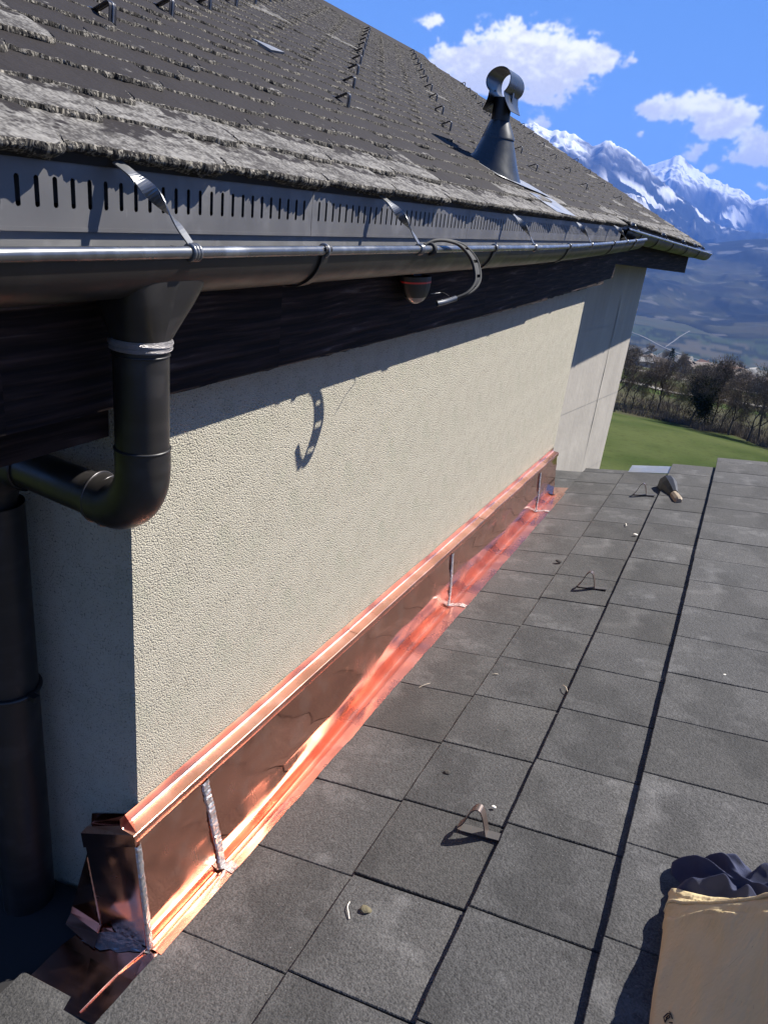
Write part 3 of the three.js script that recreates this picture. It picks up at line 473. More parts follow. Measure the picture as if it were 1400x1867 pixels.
// chimney vent: lead flashing, oval cone, collar, neck, omega hood
{
  const P = roofP(0.40, -3.74, 0), O = [P.x, P.y, P.z], v = thing('roof_vent_pipe', 'dark sheet metal vent pipe with a curled omega hood on the slate roof', 'vent pipe', O);
  const el = (y, x, z, rx, rz, n = 36, p = 2) => range(0, 1, n).slice(0, n).map((t) => { const a = t * 6.28318, c = Math.cos(a), s = Math.sin(a); return V(x + rx * Math.sign(c) * Math.abs(c) ** (2 / p), typeof y === 'function' ? y(x + rx * c) : y, z + rz * Math.sign(s) * Math.abs(s) ** (2 / p)); });
  const slope = (x) => -x * Math.tan(TH) - 0.012;
  mesh('cone', loft([el(slope, 0.01, 0.0, 0.145, 0.165, 36, 2.6), el((x) => slope(x) * 0.55 + 0.06, 0.008, 0, 0.105, 0.12, 36, 2.3), el(0.19, 0.004, 0, 0.056, 0.058)]), M.ventPipe, v);
  mesh('collar', loft([el(0.142, 0.004, 0, 0.078, 0.08), el(0.149, 0.004, 0, 0.077, 0.079), el(0.215, 0.0, 0, 0.048, 0.048), el(0.221, 0.0, 0, 0.043, 0.043)]), M.ventPipe, v);
  mesh('neck', loft([el(0.20, 0, 0, 0.043, 0.043), el(0.315, 0, 0, 0.043, 0.043), el(0.315, 0, 0, 0.039, 0.039), el(0.21, 0, 0, 0.039, 0.039)]), M.black, v);
  // omega: circle section open at the bottom with flared skirts, swept along the eave direction, ends cut slanting
  const sec = []; for (let i = 0; i <= 40; i++) { const a = rad(-52 + 284 * i / 40); sec.push([0.055 * Math.cos(a), 0.372 + 0.055 * Math.sin(a)]); }
  const Rr = sec[0], skirtR = range(0, 1, 8).slice(1).map((t) => [Rr[0] + 0.006 * Math.sin(t * 2) + 0.036 * t * t - 0.008 * t, Rr[1] - 0.075 * t]), Ll = sec[40], skirtL = skirtR.map(([x, y]) => [-x, y]);
  const outl = [...skirtR.reverse(), ...sec, ...skirtL];
  const zs = range(0.125, -0.125, 10), wav = (k, q) => { const y = q[1], m = (y - 0.27) / 0.16; return k * (0.085 + 0.028 * Math.sin(m * 3.1)); };
  const rings = range(1, -1, 10).map((k) => outl.map((q) => V(q[0], q[1], wav(k, q))));
  const inner = rings.map((r) => r.map((p, i) => { const a = r[Math.max(0, i - 1)], b = r[Math.min(r.length - 1, i + 1)], t = b.clone().sub(a); return V(p.x + t.y / t.length() * 0.0025, p.y - t.x / t.length() * 0.0025, p.z); }));
  mesh('hood', merge([loft(rings, false), loft(inner, false), loft([rings[0], inner[0]], false), loft([rings[10], inner[10]], false)]), M.ventPipe, v);
  mesh('hood_strut', box(-0.046, -0.042, 0.29, 0.345, -0.01, 0.01), M.ventPipe, v); mesh('hood_strut', box(0.042, 0.046, 0.29, 0.345, -0.01, 0.01), M.ventPipe, v);
  const fl = loft([[roofP(0.30, -3.56, 0.024), roofP(0.46, -3.56, 0.014)], [roofP(0.24, -3.7, 0.028), roofP(0.5, -3.7, 0.02)], [roofP(0.17, -4.1, 0.024), roofP(0.30, -4.08, 0.018)]], false);
  mesh('lead_flashing', off(boxUV(fl), O), M.leadSheet, v);
  mesh('lead_flashing', off(boxUV(loft([[roofP(0.02, -3.72, 0.022), roofP(0.19, -3.74, 0.02)], [roofP(-0.005, -4.02, 0.024), roofP(0.17, -4.1, 0.02)]], false)), O), M.leadSheet, v);
}

// ------------------------------------------------------------------ lower tiled roof
const LU = [-1.597, -1.257, -0.918, -0.579, -0.240, 0.145, 0.484, 0.823, 1.162];        // course lines
const lowerRoof = thing('tiled_roof', 'low pitched roof of large square grey tiles below the stucco wall', 'roof');
{
  const deckG = []; const slab = (u0, u1, v0, v1, h0 = -0.09, h1 = -0.004) => { const r = (h) => [low(u0, v0, h), low(u1, v0, h), low(u1, v1, h), low(u0, v1, h)]; return boxUV(loft([r(h0), r(h1)], true, true, true)); };
  deckG.push(slab(-1.262, 1.6, -1.4, 6.24)); deckG.push(slab(-2.6, -1.264, -1.4, vOf(WZ) - 0.004)); deckG.push(slab(-1.62, -1.264, vOf(WZ2) + 0.004, 6.1));
  deckG.push(slab(-0.57, 1.6, 6.244, 6.4)); deckG.push(slab(-0.24, 1.6, 6.404, 6.64));
  const body = mesh('roof_deck', merge(deckG), M.deck, lowerRoof);
  const rs = rng(77);
  function tileGeo(wu, wv, th, seed, hLow, hUp) {            // u up the slope, v along; raised at its lower edge; chamfered and slightly chipped rim
    const r = rng(seed), ch = 0.0022, n = 9, pos = [], uv = [], idx = [], ou = r() * 9, ov = r() * 9;
    const rim = []; const side = (a, b, c, d, m) => { for (let i = 0; i < m; i++) { const t = i / m; rim.push([lerp(a, c, t), lerp(b, d, t)]); } };
    side(0, 0, wu, 0, 4); side(wu, 0, wu, wv, 4); side(wu, wv, 0, wv, 4); side(0, wv, 0, 0, n);
    const chips = rim.map((_, i) => (i % 5 ? (r() - 0.5) * 0.0022 : 0)); const N = rim.length;
    const H = (u) => lerp(hLow, hUp, u / wu);
    const layer = (inset, h) => rim.forEach(([u, v], i) => { const cu = wu / 2, cv = wv / 2, k = inset + chips[i]; const x = u + Math.sign(cu - u) * Math.min(k, Math.abs(cu - u)), y = v + Math.sign(cv - v) * Math.min(k, Math.abs(cv - v)); const p = V(0, 0, 0).addScaledVector(D2, x).addScaledVector(D1, y).addScaledVector(DN, H(x) + h); pos.push(p.x, p.y, p.z); uv.push(y + ov, x + ou); });
    layer(0.0006, -th); layer(0, -ch); layer(ch, 0);
    for (let L = 0; L < 2; L++) for (let i = 0; i < N; i++) { const a = L * N + i, b = L * N + (i + 1) % N; idx.push(a, a + N, b, b, a + N, b + N); }
    const c = pos.length / 3, p = V(0, 0, 0).addScaledVector(D2, wu / 2).addScaledVector(D1, wv / 2).addScaledVector(DN, H(wu / 2)); pos.push(p.x, p.y, p.z); uv.push(wv / 2 + ov, wu / 2 + ou);
    for (let i = 0; i < N; i++) idx.push(2 * N + i, c, 2 * N + (i + 1) % N);
    const g = geoFrom(pos, uv, idx), f = g.toNonIndexed(); f.computeVertexNormals(); return f;
  }
  const K0 = 1.109, LL = 0.33774, hl = [0.010, 0.011, 0.015, 0.025, 0.032, 0.018, 0.018, 0.018];
  const ends = [6.2, 6.30, 6.215, 6.53, 6.76, 6.8, 6.8, 6.8];
  for (let c = 0; c < 8; c++) for (let k = -6; k < 18; k++) {
    const sp = c === 4 ? 0.3425 : LL, ofs = c === 4 ? 0.022 : c > 4 ? 0.04 + 0.02 * c : c === 0 ? -0.24 : 0; let v0 = K0 + ofs + k * sp, v1 = v0 + sp;
    if (v1 > ends[c]) v1 = ends[c]; if (v0 > ends[c] - 0.05) continue;
    if (c === 0) { if (k < 0 && v1 > 0.86) { v1 = 0.862; } const far = v0 > 5.52; if (!far && v0 > 0.75) continue; if (v0 > 0.2 && !far) v0 = v0; }
    if (c === 2 && k === 14) v1 = ends[2];
    const gap = c === 2 && k === 1 ? 0.009 : c === 2 && k === 0 ? 0.008 : 0.0022 + rs() * 0.003, vj = (rs() - 0.5) * 0.003;
    let uLow = LU[c] + (rs() - 0.5) * 0.004 - (c === 4 ? 0.004 : 0), wu = LU[c + 1] - uLow + 0.035;
    if (c === 0) { uLow = -1.535; wu = -1.252 - uLow; }
    if (c === 1 && (v0 < 0.5)) uLow += 0;
    const g = tileGeo(wu, v1 - v0 - gap, hl[c] - 0.003, 1000 + c * 40 + k, hl[c], 0.002);
    const o = mesh('tile', g, M.tiles[Math.floor(rs() * 3)], body); o.position.copy(low(uLow, v0 + gap / 2 + vj, (rs() - 0.5) * 0.0015));
  }
  const z1 = loft([[low(-0.585, 6.235, 0.011), low(-0.585, 6.48, 0.011)], [low(-0.235, 6.235, 0.008), low(-0.235, 6.48, 0.008)]], false); // grey sheet closing the end of one course
  mesh('metal_sheet', boxUV(loft([0.003, 0.007].map((h) => [low(-0.90, 6.235, h), low(-0.57, 6.235, h), low(-0.57, 6.48, h), low(-0.90, 6.48, h)]), true, true, true)), M.leadSheet, body);
}

// ------------------------------------------------------------------ copper wall flashing
{
  const O = [-0.97, -1.65, -1.0], f = thing('copper_flashing', 'bright new copper flashing running along the foot of the stucco wall', 'flashing', O);
  const yt = (z) => -1.492 - 0.0262 * (-z - 1.05), yf = (x, z) => lowY(x, z), wob = (s, z, a) => a * (fbm(z * 3.1 + s * 7, s * 5.3, 3) - 0.5) * 2;
  const Zs = (a, b, n) => range(a, b, n);
  const T = 0.0012;
  const sheet = (fn, zs) => { const A = zs.map((z) => fn(z)), rings = A.map((s, i) => [...s.map(([x, y, dz]) => V(x, y, zs[i] + (dz || 0)))]); const g = loft(rings, false); return g; };
  const skin = (fn, zs) => merge([sheet(fn, zs), sheet((z) => fn(z).map(([x, y, d]) => [x - T, y - T, d]), zs)]);
  const zN = -1.04, zF = -5.42;
  // upper cap: strip on the wall, ledge, drip lip; in three lengths
  [[-1.02, -2.2], [-2.19, -3.7], [-3.69, zF]].forEach(([a, b], k) => mesh('cap_strip', off(skin((z) => { const y = yt(z) + 0.0015 * k + 0.0008 * Math.sin(z * 9), w = 0.0015 * (fbm(z * 6, 2, 3) - 0.5); return [[WX + 0.004, y + 0.028 + 0.003 * fbm(z * 20, 4, 2)], [WX + 0.005, y + 0.007], [WX + 0.014 + w, y], [WX + 0.046 + w, y - 0.001], [WX + 0.0495 + w, y - 0.004], [WX + 0.0505 + w, y - 0.025], [WX + 0.045 + w, y - 0.030]]; }, Zs(a, b, 50)), O), M.copperFlat, f));
  // inclined upstand panels between the soldered seams
  const seams = [zN + 0.0, -1.29, -3.21, -4.92, zF], foldX = -0.936, fx = (z) => lerp(-0.936, -0.982, ss(1.35, 2.9, -z));
  for (let k = 0; k < 4; k++) {
    const a = k ? seams[k] : -1.03, b = seams[k + 1];
    mesh('upstand_panel', off(skin((z) => { const y0 = yt(z) - 0.026, x0 = WX + 0.043, y1 = yf(fx(z), z) + 0.006, pts = []; for (let i = 0; i <= 14; i++) { const t = i / 14, bow = Math.sin(t * Math.PI); const near = k === 0 ? ss(-1.29, -1.03, z) : 0; const dz = k === 0 ? near * lerp(0.004, 0.046, t) : 0; pts.push([lerp(x0, fx(z), t) + bow * wob(k * 3 + t * 0.7, z * 0.55, 0.009) + 0.006 * bow * t, lerp(y0, y1, t), dz]); } return pts; }, Zs(a, b, Math.round((a - b) * 36))), O), M.copper, f);
    mesh('foot_strip', off(skin((z) => { const y = (x, h) => yf(x, z) + h, w = wob(9 + k, z * 0.5, 0.0016), jag = 0.003 * vn(z * 40, k) + 0.004 * (vn(z * 9, 5) - 0.5), wd = 0.012 * ss(-1.5, -3.2, z); const a = fx(z), L = -0.889 - a, P = (t, h, d = 0) => [a + L * t + d, y(a + L * t, h)]; return [P(0, 0.005), P(0.12, 0.004), P(0.22, 0.008 + w * 0.4), P(0.36, 0.0155 + w), P(0.52, 0.0175 + w), P(0.77, 0.0145), P(1, 0.0125, jag)]; }, Zs(k ? a : -0.984, b, Math.round((a - b) * 40))), O), M.copperFlat, f);
  }
  // soldered seams: rippled flat beads standing on the panels
  const seamAt = (z, w, h0 = 0) => { const rings = []; for (let i = 0; i <= 40; i++) { const t = i / 40, y0 = yt(z) - 0.036, y1 = yf(fx(z), z) + 0.012, x = lerp(WX + 0.047, fx(z), t) + 0.004 + 0.006 * Math.sin(t * Math.PI) * t + 0.0018 * (i % 2), y = lerp(y0, y1, t), jg = 0.0035 * (vn(i * 1.7, z * 3) - 0.5); rings.push([V(x - 0.0045, y, z - w / 2 + jg), V(x - 0.0008, y + 0.0005, z - w / 2.6 + jg), V(x - 0.0008 + 0.001 * (i % 3), y + 0.0005, z + w / 2.6 + jg), V(x - 0.0045, y, z + w / 2 + jg)]); } return boxUV(loft(rings, false)); };
  for (const z of [-1.29, -3.21, -4.92]) {
    mesh('solder_seam', off(seamAt(z, 0.03), O), M.solder, f);
    mesh('solder_patch', off(boxUV(loft([[V(fx(z) - 0.002, yf(fx(z), z) + 0.011, z - 0.017), V(fx(z) - 0.002, yf(fx(z), z) + 0.011, z + 0.02)], [V(foldX + 0.018, yf(foldX + 0.018, z) + 0.0195, z - 0.02), V(foldX + 0.018, yf(foldX + 0.018, z) + 0.0195, z + 0.016)], [V(foldX + 0.048, yf(foldX + 0.048, z) + 0.0155, z - 0.014), V(foldX + 0.048, yf(foldX + 0.048, z) + 0.0155, z + 0.018)]], false)), O), M.solder, f);
  }
  // near end: box turned round the corner of the wall
  const cap = [V(-1.001, -1.528, -1.024), V(-0.931, yf(-0.931, -0.986) + 0.006, -0.986)];   // arris top, arris bottom
  const L0 = V(-1.176, -1.631, -1.026), L1 = V(-1.10, yf(-1.10, -0.995) + 0.005, -0.995), L2 = V(-1.226, yf(-1.226, -1.012) + 0.005, -1.012);
  const quad = (a, b, c, d, n = 10, amp = 0.004, s = 1) => { const nn = b.clone().sub(a).cross(d.clone().sub(a)).normalize(); return loft(range(0, 1, n).map((t) => range(0, 1, n).map((q) => { const p = a.clone().lerp(b, q).lerp(d.clone().lerp(c, q), t); return p.addScaledVector(nn, amp * Math.sin(t * 3.14) * Math.sin(q * 3.14) * 2 * (fbm(t * 3 + s, q * 3, 2) - 0.5)); })), false); };
  mesh('end_panel', off(quad(cap[0].clone(), L0.clone(), L1, cap[1], 12, 0.006, 3), O), M.copper, f);
  mesh('gusset', off(quad(L0.clone().add(V(0.008, -0.03, 0.0)), L0.clone().add(V(-0.006, -0.01, -0.02)), L2, L1.clone().add(V(0.0, 0.0, 0.001)), 6, 0.002, 6), O), M.copper, f);
  mesh('end_cap_strip', off(boxUV(loft([[0, 0], [1, 0]].map(([k]) => { const X = (a, b) => lerp(a, b, k); return [V(X(-1.066, -1.208), X(-1.507, -1.583), -1.0812), V(X(-1.07, -1.212), X(-1.546, -1.62), -1.0805), V(X(-1.045, -1.195), X(-1.508, -1.595), -1.05), V(X(-1.005, -1.186), X(-1.494, -1.588), -1.022), V(X(-1.0, -1.178), X(-1.528, -1.632), -1.0205), V(X(-1.004, -1.178), X(-1.531, -1.634), -1.027)]; }), false)), O), M.copper, f);
  mesh('corner_fold', off(boxUV(loft([[V(WX + 0.004, yt(-1.036) + 0.03, -1.036), V(WX + 0.049, yt(-1.036) - 0.002, -1.03), V(WX + 0.0505, yt(-1.036) - 0.03, -1.03)], [V(-1.062, -1.506, -1.0812), V(-1.004, -1.4945, -1.0215), V(-0.9985, -1.528, -1.02)]], false)), O), M.copperFlat, f);
  { const a = cap[0].clone().add(V(0.004, 0, 0.0)), b = cap[1].clone().add(V(0.004, 0.004, 0)), rings = range(0, 1, 34).map((t, i) => { const p = a.clone().lerp(b, t), w = 0.008 + 0.003 * vn(i * 1.3, 2), k = 0.0016 * (i % 2); return [p.clone().add(V(-0.004, 0, 0.004)), p.clone().add(V(0.002 + k, 0, 0.002)), p.clone().add(V(0.0025 + k, 0.001, -w)), p.clone().add(V(-0.004, 0, -w - 0.008))]; }); mesh('solder_seam', off(loft(rings, false), O), M.solder, f); }
  { const a = L0.clone().add(V(0.006, -0.032, 0.003)), b = L1.clone().add(V(0, 0, 0.003)), rings = range(0, 1, 20).map((t, i) => { const p = a.clone().lerp(b, t), k = 0.002 * (i % 2); return [p.clone().add(V(-0.003, 0, -0.001)), p.clone().add(V(0, 0, 0.001 + k * 0.6)), p.clone().add(V(0.003, 0, -0.001))]; }); mesh('solder_seam', off(loft(rings, false), O), M.copperDull, f); }
  // saddle sheet on the roof in front of the end box, solder smear and little side flange
  const S = (x, z, h) => V(x, yf(x, z) + h, z);
  mesh('saddle_sheet', off(boxUV(loft([[S(-0.896, -0.995, 0.014), S(-0.935, -0.99, 0.006), S(-1.06, -1.0, 0.005), S(-1.13, -1.0, 0.005)], [S(-0.9, -0.9, 0.013), S(-0.945, -0.9, 0.012), S(-1.05, -0.91, 0.006), S(-1.15, -0.91, 0.006)], [S(-0.902, -0.78, 0.009), S(-0.955, -0.78, 0.006), S(-1.04, -0.78, 0.004), S(-1.15, -0.78, 0.004)]], false)), O), M.copperDull, f);
  mesh('saddle_fold', off(tube([S(-0.935, -0.985, 0.012), S(-0.948, -0.9, 0.013), S(-0.958, -0.79, 0.008)], 0.0022, 12, 6), O), M.copper, f);
  { const r = rng(4), c = S(-1.03, -0.965, 0), rim = range(0, 1, 26).slice(0, 26).map((t) => { const a = t * 6.283, k = 0.75 + 0.5 * r(); return S(c.x + 0.095 * k * Math.cos(a), Math.max(-0.995, c.z + 0.024 * k * Math.sin(a) - 0.012 * Math.cos(a)), 0.0095); }); mesh('solder_patch', off(boxUV(loft([rim, rim.map((p) => p.clone().lerp(S(c.x, c.z, 0.012), 0.6)), rim.map((p) => p.clone().lerp(S(c.x, c.z, 0.0125), 0.97))])), O), M.solder, f); }
  mesh('side_flange', off(boxUV(loft([[L2.clone().add(V(0, 0.004, 0)), L1.clone().add(V(0, 0.006, 0))], [S(-1.2, -0.985, 0.022), S(-1.08, -0.965, 0.02)], [S(-1.192, -0.959, 0.010), S(-1.061, -0.931, 0.010)]], false)), O), M.copperDull, f);
  // far return: saddle behind the far end of the wall
  mesh('end_panel', off(quad(V(WX + 0.042, yt(zF) - 0.03, zF), V(WX - 0.02, yt(zF) - 0.03, WZ2 - 0.04), V(WX - 0.02, yf(-1.05, -5.52), -5.52), V(fx(zF), yf(fx(zF), zF - 0.03) + 0.006, zF - 0.03), 6, 0.002, 8), O), M.copper, f);
  mesh('saddle_sheet', off(boxUV(loft([[S(-0.9, -5.36, 0.014), S(-1.3, -5.4, 0.006)], [S(-0.9, -5.58, 0.012), S(-1.3, -5.58, 0.006)]], false)), O), M.copper, f);
}

// ------------------------------------------------------------------ sack with navy garment, lying on the tiles
{
  const sackMat = std({ map: rep(tex(1024, (u, v) => { const th = 0.5 + 0.5 * Math.sin(u * 6.283 * 220) * Math.sin(v * 6.283 * 220), n = fbm(u * 6, v * 6, 5, 6), cr = fbm(u * 26 + v * 8, v * 6 - u * 2, 4), d = vn(u * 180, v * 180, 180); let c = mix3([0.48, 0.375, 0.195], [0.56, 0.45, 0.25], n); const k = 0.94 + 0.08 * th + 0.12 * (cr - 0.5); c = [c[0] * k, c[1] * k, c[2] * k]; if (d > 0.975) c = mix3(c, [0.2, 0.15, 0.1], 0.5); return c; }), 0.6), bumpMap: rep(tex(512, (u, v) => 0.6 * fbm(u * 14 + v * 4, v * 4 - u, 4) + 0.4 * fbm(u * 60, v * 60, 3, 60), false), 0.5), bumpScale: 0.006, roughness: 0.9 });
  const O = low(0.14, vOf(-1.2)).toArray(), g = thing('canvas_sack', 'slumped tan canvas sack with a dark handwritten mark at the bottom right', 'sack', O);
  // body: closed skin over a rounded rectangle in roof coordinates (u up the slope, w towards the camera)
  const uL = -0.122, uR = 0.52, N = 60, K = 30;
  const zc = (u) => lerp(-1.578, -1.34, Math.min(1.15, Math.max(0, (u - uL) / 0.212))), top = (u) => { const q = 0.045 + 1.5 * (u - uL); return q > 0.36 ? 0.36 + 0.09 * (1 - Math.exp(-(q - 0.36) / 0.12)) : q; };
  const rows = [];
  for (let i = 0; i <= N; i++) {
    const t = i / N, u = uL + (uR - uL) * Math.pow(t, 1.15), row = [], edge = ss(-0.002, 0.03, t), H = top(u) * (0.12 + 0.88 * edge), c = zc(u);
    const prof = [[c - 0.08 - 0.4 * H, 0.004], [c - 0.075 - 0.3 * H, H * 0.2], [c - 0.07 - 0.1 * H, H * 0.62], [c - 0.05, H - Math.min(0.055, 0.3 * H)], [c - 0.02, H - Math.min(0.03, 0.16 * H)], [c + 0.015, H - 0.004], [c + 0.045, H], [c + 0.08, H * 0.97], [c + 0.2, H * 0.9], [c + 0.42, H * 0.82], [c + 0.62, H * 0.62], [c + 0.74, H * 0.3], [c + 0.78, 0.004]];
    const cv = new THREE.SplineCurve(prof.map((p) => new THREE.Vector2(p[0], p[1])));
    cv.getPoints(K * 2).forEach((p, j) => { const q = j / (K * 2), cr = Math.abs(fbm(u * 6 - q * 5 + 3, q * 5 + u * 7, 3) - 0.5), w = (0.018 * (fbm(u * 7 + q * 4, q * 9 - u * 5, 4) - 0.5) + 0.011 * (1 - ss(0, 0.10, cr)) + 0.007 * (fbm(u * 34 + q * 14, q * 30 - u * 10, 3) - 0.5)) * Math.sin(q * 3.1416); row.push(low(u + 0.006 * (fbm(q * 5, 4.4, 2) - 0.5) - w * 0.5 * edge, vOf(p.x), Math.max(0.006, p.y + w * 0.6 * edge))); });
    rows.push(row);
  }
  mesh('bag', off(loft(rows, false), O), sackMat, g);
  { const rg = rows.map((r) => r[23].clone().addScaledVector(DN, 0.003)); mesh('rim_hem', off(tube(rg, 0.0045, 80, 8), O), sackMat, g); }
  // handwritten letters on the front face
  const onBag = (a, b) => { const i = Math.min(N - 1, Math.max(0, a)), j = Math.min(K * 2 - 1, Math.max(0, b)), i0 = Math.floor(i), j0 = Math.floor(j), p = rows[i0][j0].clone().lerp(rows[i0 + 1][j0], i - i0), q = rows[i0][j0 + 1].clone().lerp(rows[i0 + 1][j0 + 1], i - i0); return p.lerp(q, j - j0).addScaledVector(DN, 0.002); };
  M.ink = std({ color: new THREE.Color(0.02, 0.014, 0.01), roughness: 0.8 });
    const ray = (x, y) => V((x - 700) / 1351.54, -(y - 933.5) / 1351.54, -1).applyQuaternion(camera.quaternion).normalize();
  let best = 1e9, at0 = null, nrm = null; const want = ray(1216, 1857);
  for (let i = 1; i < N; i++) for (let j = K; j < 2 * K; j++) { const p = rows[i][j], d = p.clone().normalize().distanceTo(want) + p.length() * 1e-3; if (d < best) { best = d; at0 = p; nrm = rows[i + 1][j].clone().sub(rows[i - 1][j]).cross(rows[i][j + 1].clone().sub(rows[i][j - 1])).normalize(); } }
  if (nrm.dot(at0) > 0) nrm.negate();
  const onFace = ([x, y]) => { const d = ray(x, y), t = at0.dot(nrm) / d.dot(nrm); return d.multiplyScalar(t).addScaledVector(nrm, 0.003); };
  const strokes = [[[1222.3, 1846.3], [1227.1, 1858.9]], [[1211.4, 1856.6], [1219.4, 1849.4], [1223.6, 1851.6]], [[1213.7, 1865.7], [1211.4, 1856.6]], [[1213.7, 1865.7], [1217.1, 1859.4], [1221.1, 1857.7], [1222.4, 1854.9], [1219.4, 1853.9], [1215.4, 1858.3]], [[1221.5, 1866], [1227, 1866.6]]];
  const ink = strokes.map((s) => tube(s.map(onFace), 0.0013, 12, 6));
  mesh('handwriting', off(merge(ink), O), M.ink, g);
}
{
  const navy = std({ map: rep(tex(256, (u, v) => { const n = fbm(u * 12, v * 12, 4, 12), t = 0.5 + 0.5 * Math.sin((u + v) * 6.283 * 60); const k = 0.8 + 0.3 * n + 0.12 * t; return [0.014 * k, 0.019 * k, 0.052 * k]; }), 0.12), bumpMap: rep(tex(256, (u, v) => 0.5 + 0.5 * Math.sin((u + v) * 6.283 * 60), false), 0.12), bumpScale: 0.0006, roughness: 0.85 });
  const O = low(0.03, vOf(-1.72)).toArray(), rows = [], N = 130, K = 100;
  for (let i = 0; i <= N; i++) { const row = []; for (let j = 0; j <= K; j++) {
    const a = i / N * 2 - 1, b = j / K * 2 - 1, r = Math.min(1, Math.hypot(a, b)), ang = Math.atan2(b, a);
    const rim = 1 + 0.10 * Math.sin(ang * 3 + 1) + 0.07 * Math.sin(ang * 7 + 2), f = Math.max(Math.abs(a), Math.abs(b)) / Math.max(1e-6, Math.hypot(a, b));
    const X = a * f, Y = b * f, q = Math.hypot(X, Y);
    const tw = ang + 0.6 * q; let fold = (1 - Math.sqrt(0.02 + Math.pow(Math.sin(tw * 3.5 + 2.6 * fbm(X * 1.6 + 5, Y * 1.6, 2)), 2))) * 0.058 * ss(0.05, 0.5, q) * (1 - 0.35 * q) + (1 - Math.sqrt(0.02 + Math.pow(Math.sin(X * 5 + Y * 7 + 4 * fbm(X * 1.4, Y * 1.4 + 7, 2)), 2))) * 0.03 * (1 - q * 0.7);
    const h = 0.08 * Math.pow(Math.max(0, 1 - q * q), 0.7) + fold + 0.012 * (fbm(X * 4 + 9, Y * 4, 3) - 0.5);
    row.push(low(0.055 + X * 0.18 * rim, vOf(-1.665 - Y * 0.125 * rim), Math.max(0.012, h * (q > 0.995 ? 0.1 : 1))));
  } rows.push(row); }
  const o = mesh('navy_garment', off(loft(rows, false), O), navy, scene, true); o.position.set(...O); tag(o, 'crumpled navy blue garment tucked under the far edge of the tan sack', 'clothing');
}
// black tapered tool with a wooden handle end, by the farthest hook
{
  const O = low(-0.16, vOf(-5.5)).toArray(), t = thing('hand_tool', 'black tapered hand tool with pale wooden handle end on the far tiles', 'tool', O);
  const a = V(-0.235, 0, -5.80), b = V(-0.095, 0, -5.32), ax = b.clone().sub(a), side = V(ax.z, 0, -ax.x).normalize();
  const at = (s, w, h) => { const p = a.clone().addScaledVector(ax, s).addScaledVector(side, w), y = lowY(p.x, p.z); return V(p.x, y + 0.012 + h, p.z); };
  const sec = (s, w, h) => [at(s, -w, 0), at(s, -w * 0.9, h * 0.7), at(s, -w * 0.35, h), at(s, w * 0.35, h), at(s, w * 0.9, h * 0.7), at(s, w, 0)];
  mesh('head', off(boxUV(loft([sec(0, 0.04, 0.065), sec(0.06, 0.056, 0.085), sec(0.25, 0.056, 0.08), sec(0.5, 0.04, 0.062), sec(0.64, 0.028, 0.046)], true, true, true)), O), M.black, t);
  mesh('handle', off(boxUV(loft([sec(0.62, 0.024, 0.04), sec(0.7, 0.026, 0.042), sec(0.95, 0.027, 0.042), sec(1.0, 0.02, 0.032)], true, true, true)), O), std({ map: rep(tex(128, (u, v) => { const n = fbm(u * 4, v * 40, 3); return mix3([0.20, 0.155, 0.105], [0.28, 0.22, 0.155], n); }), 0.15), roughness: 0.7 }), t);
}
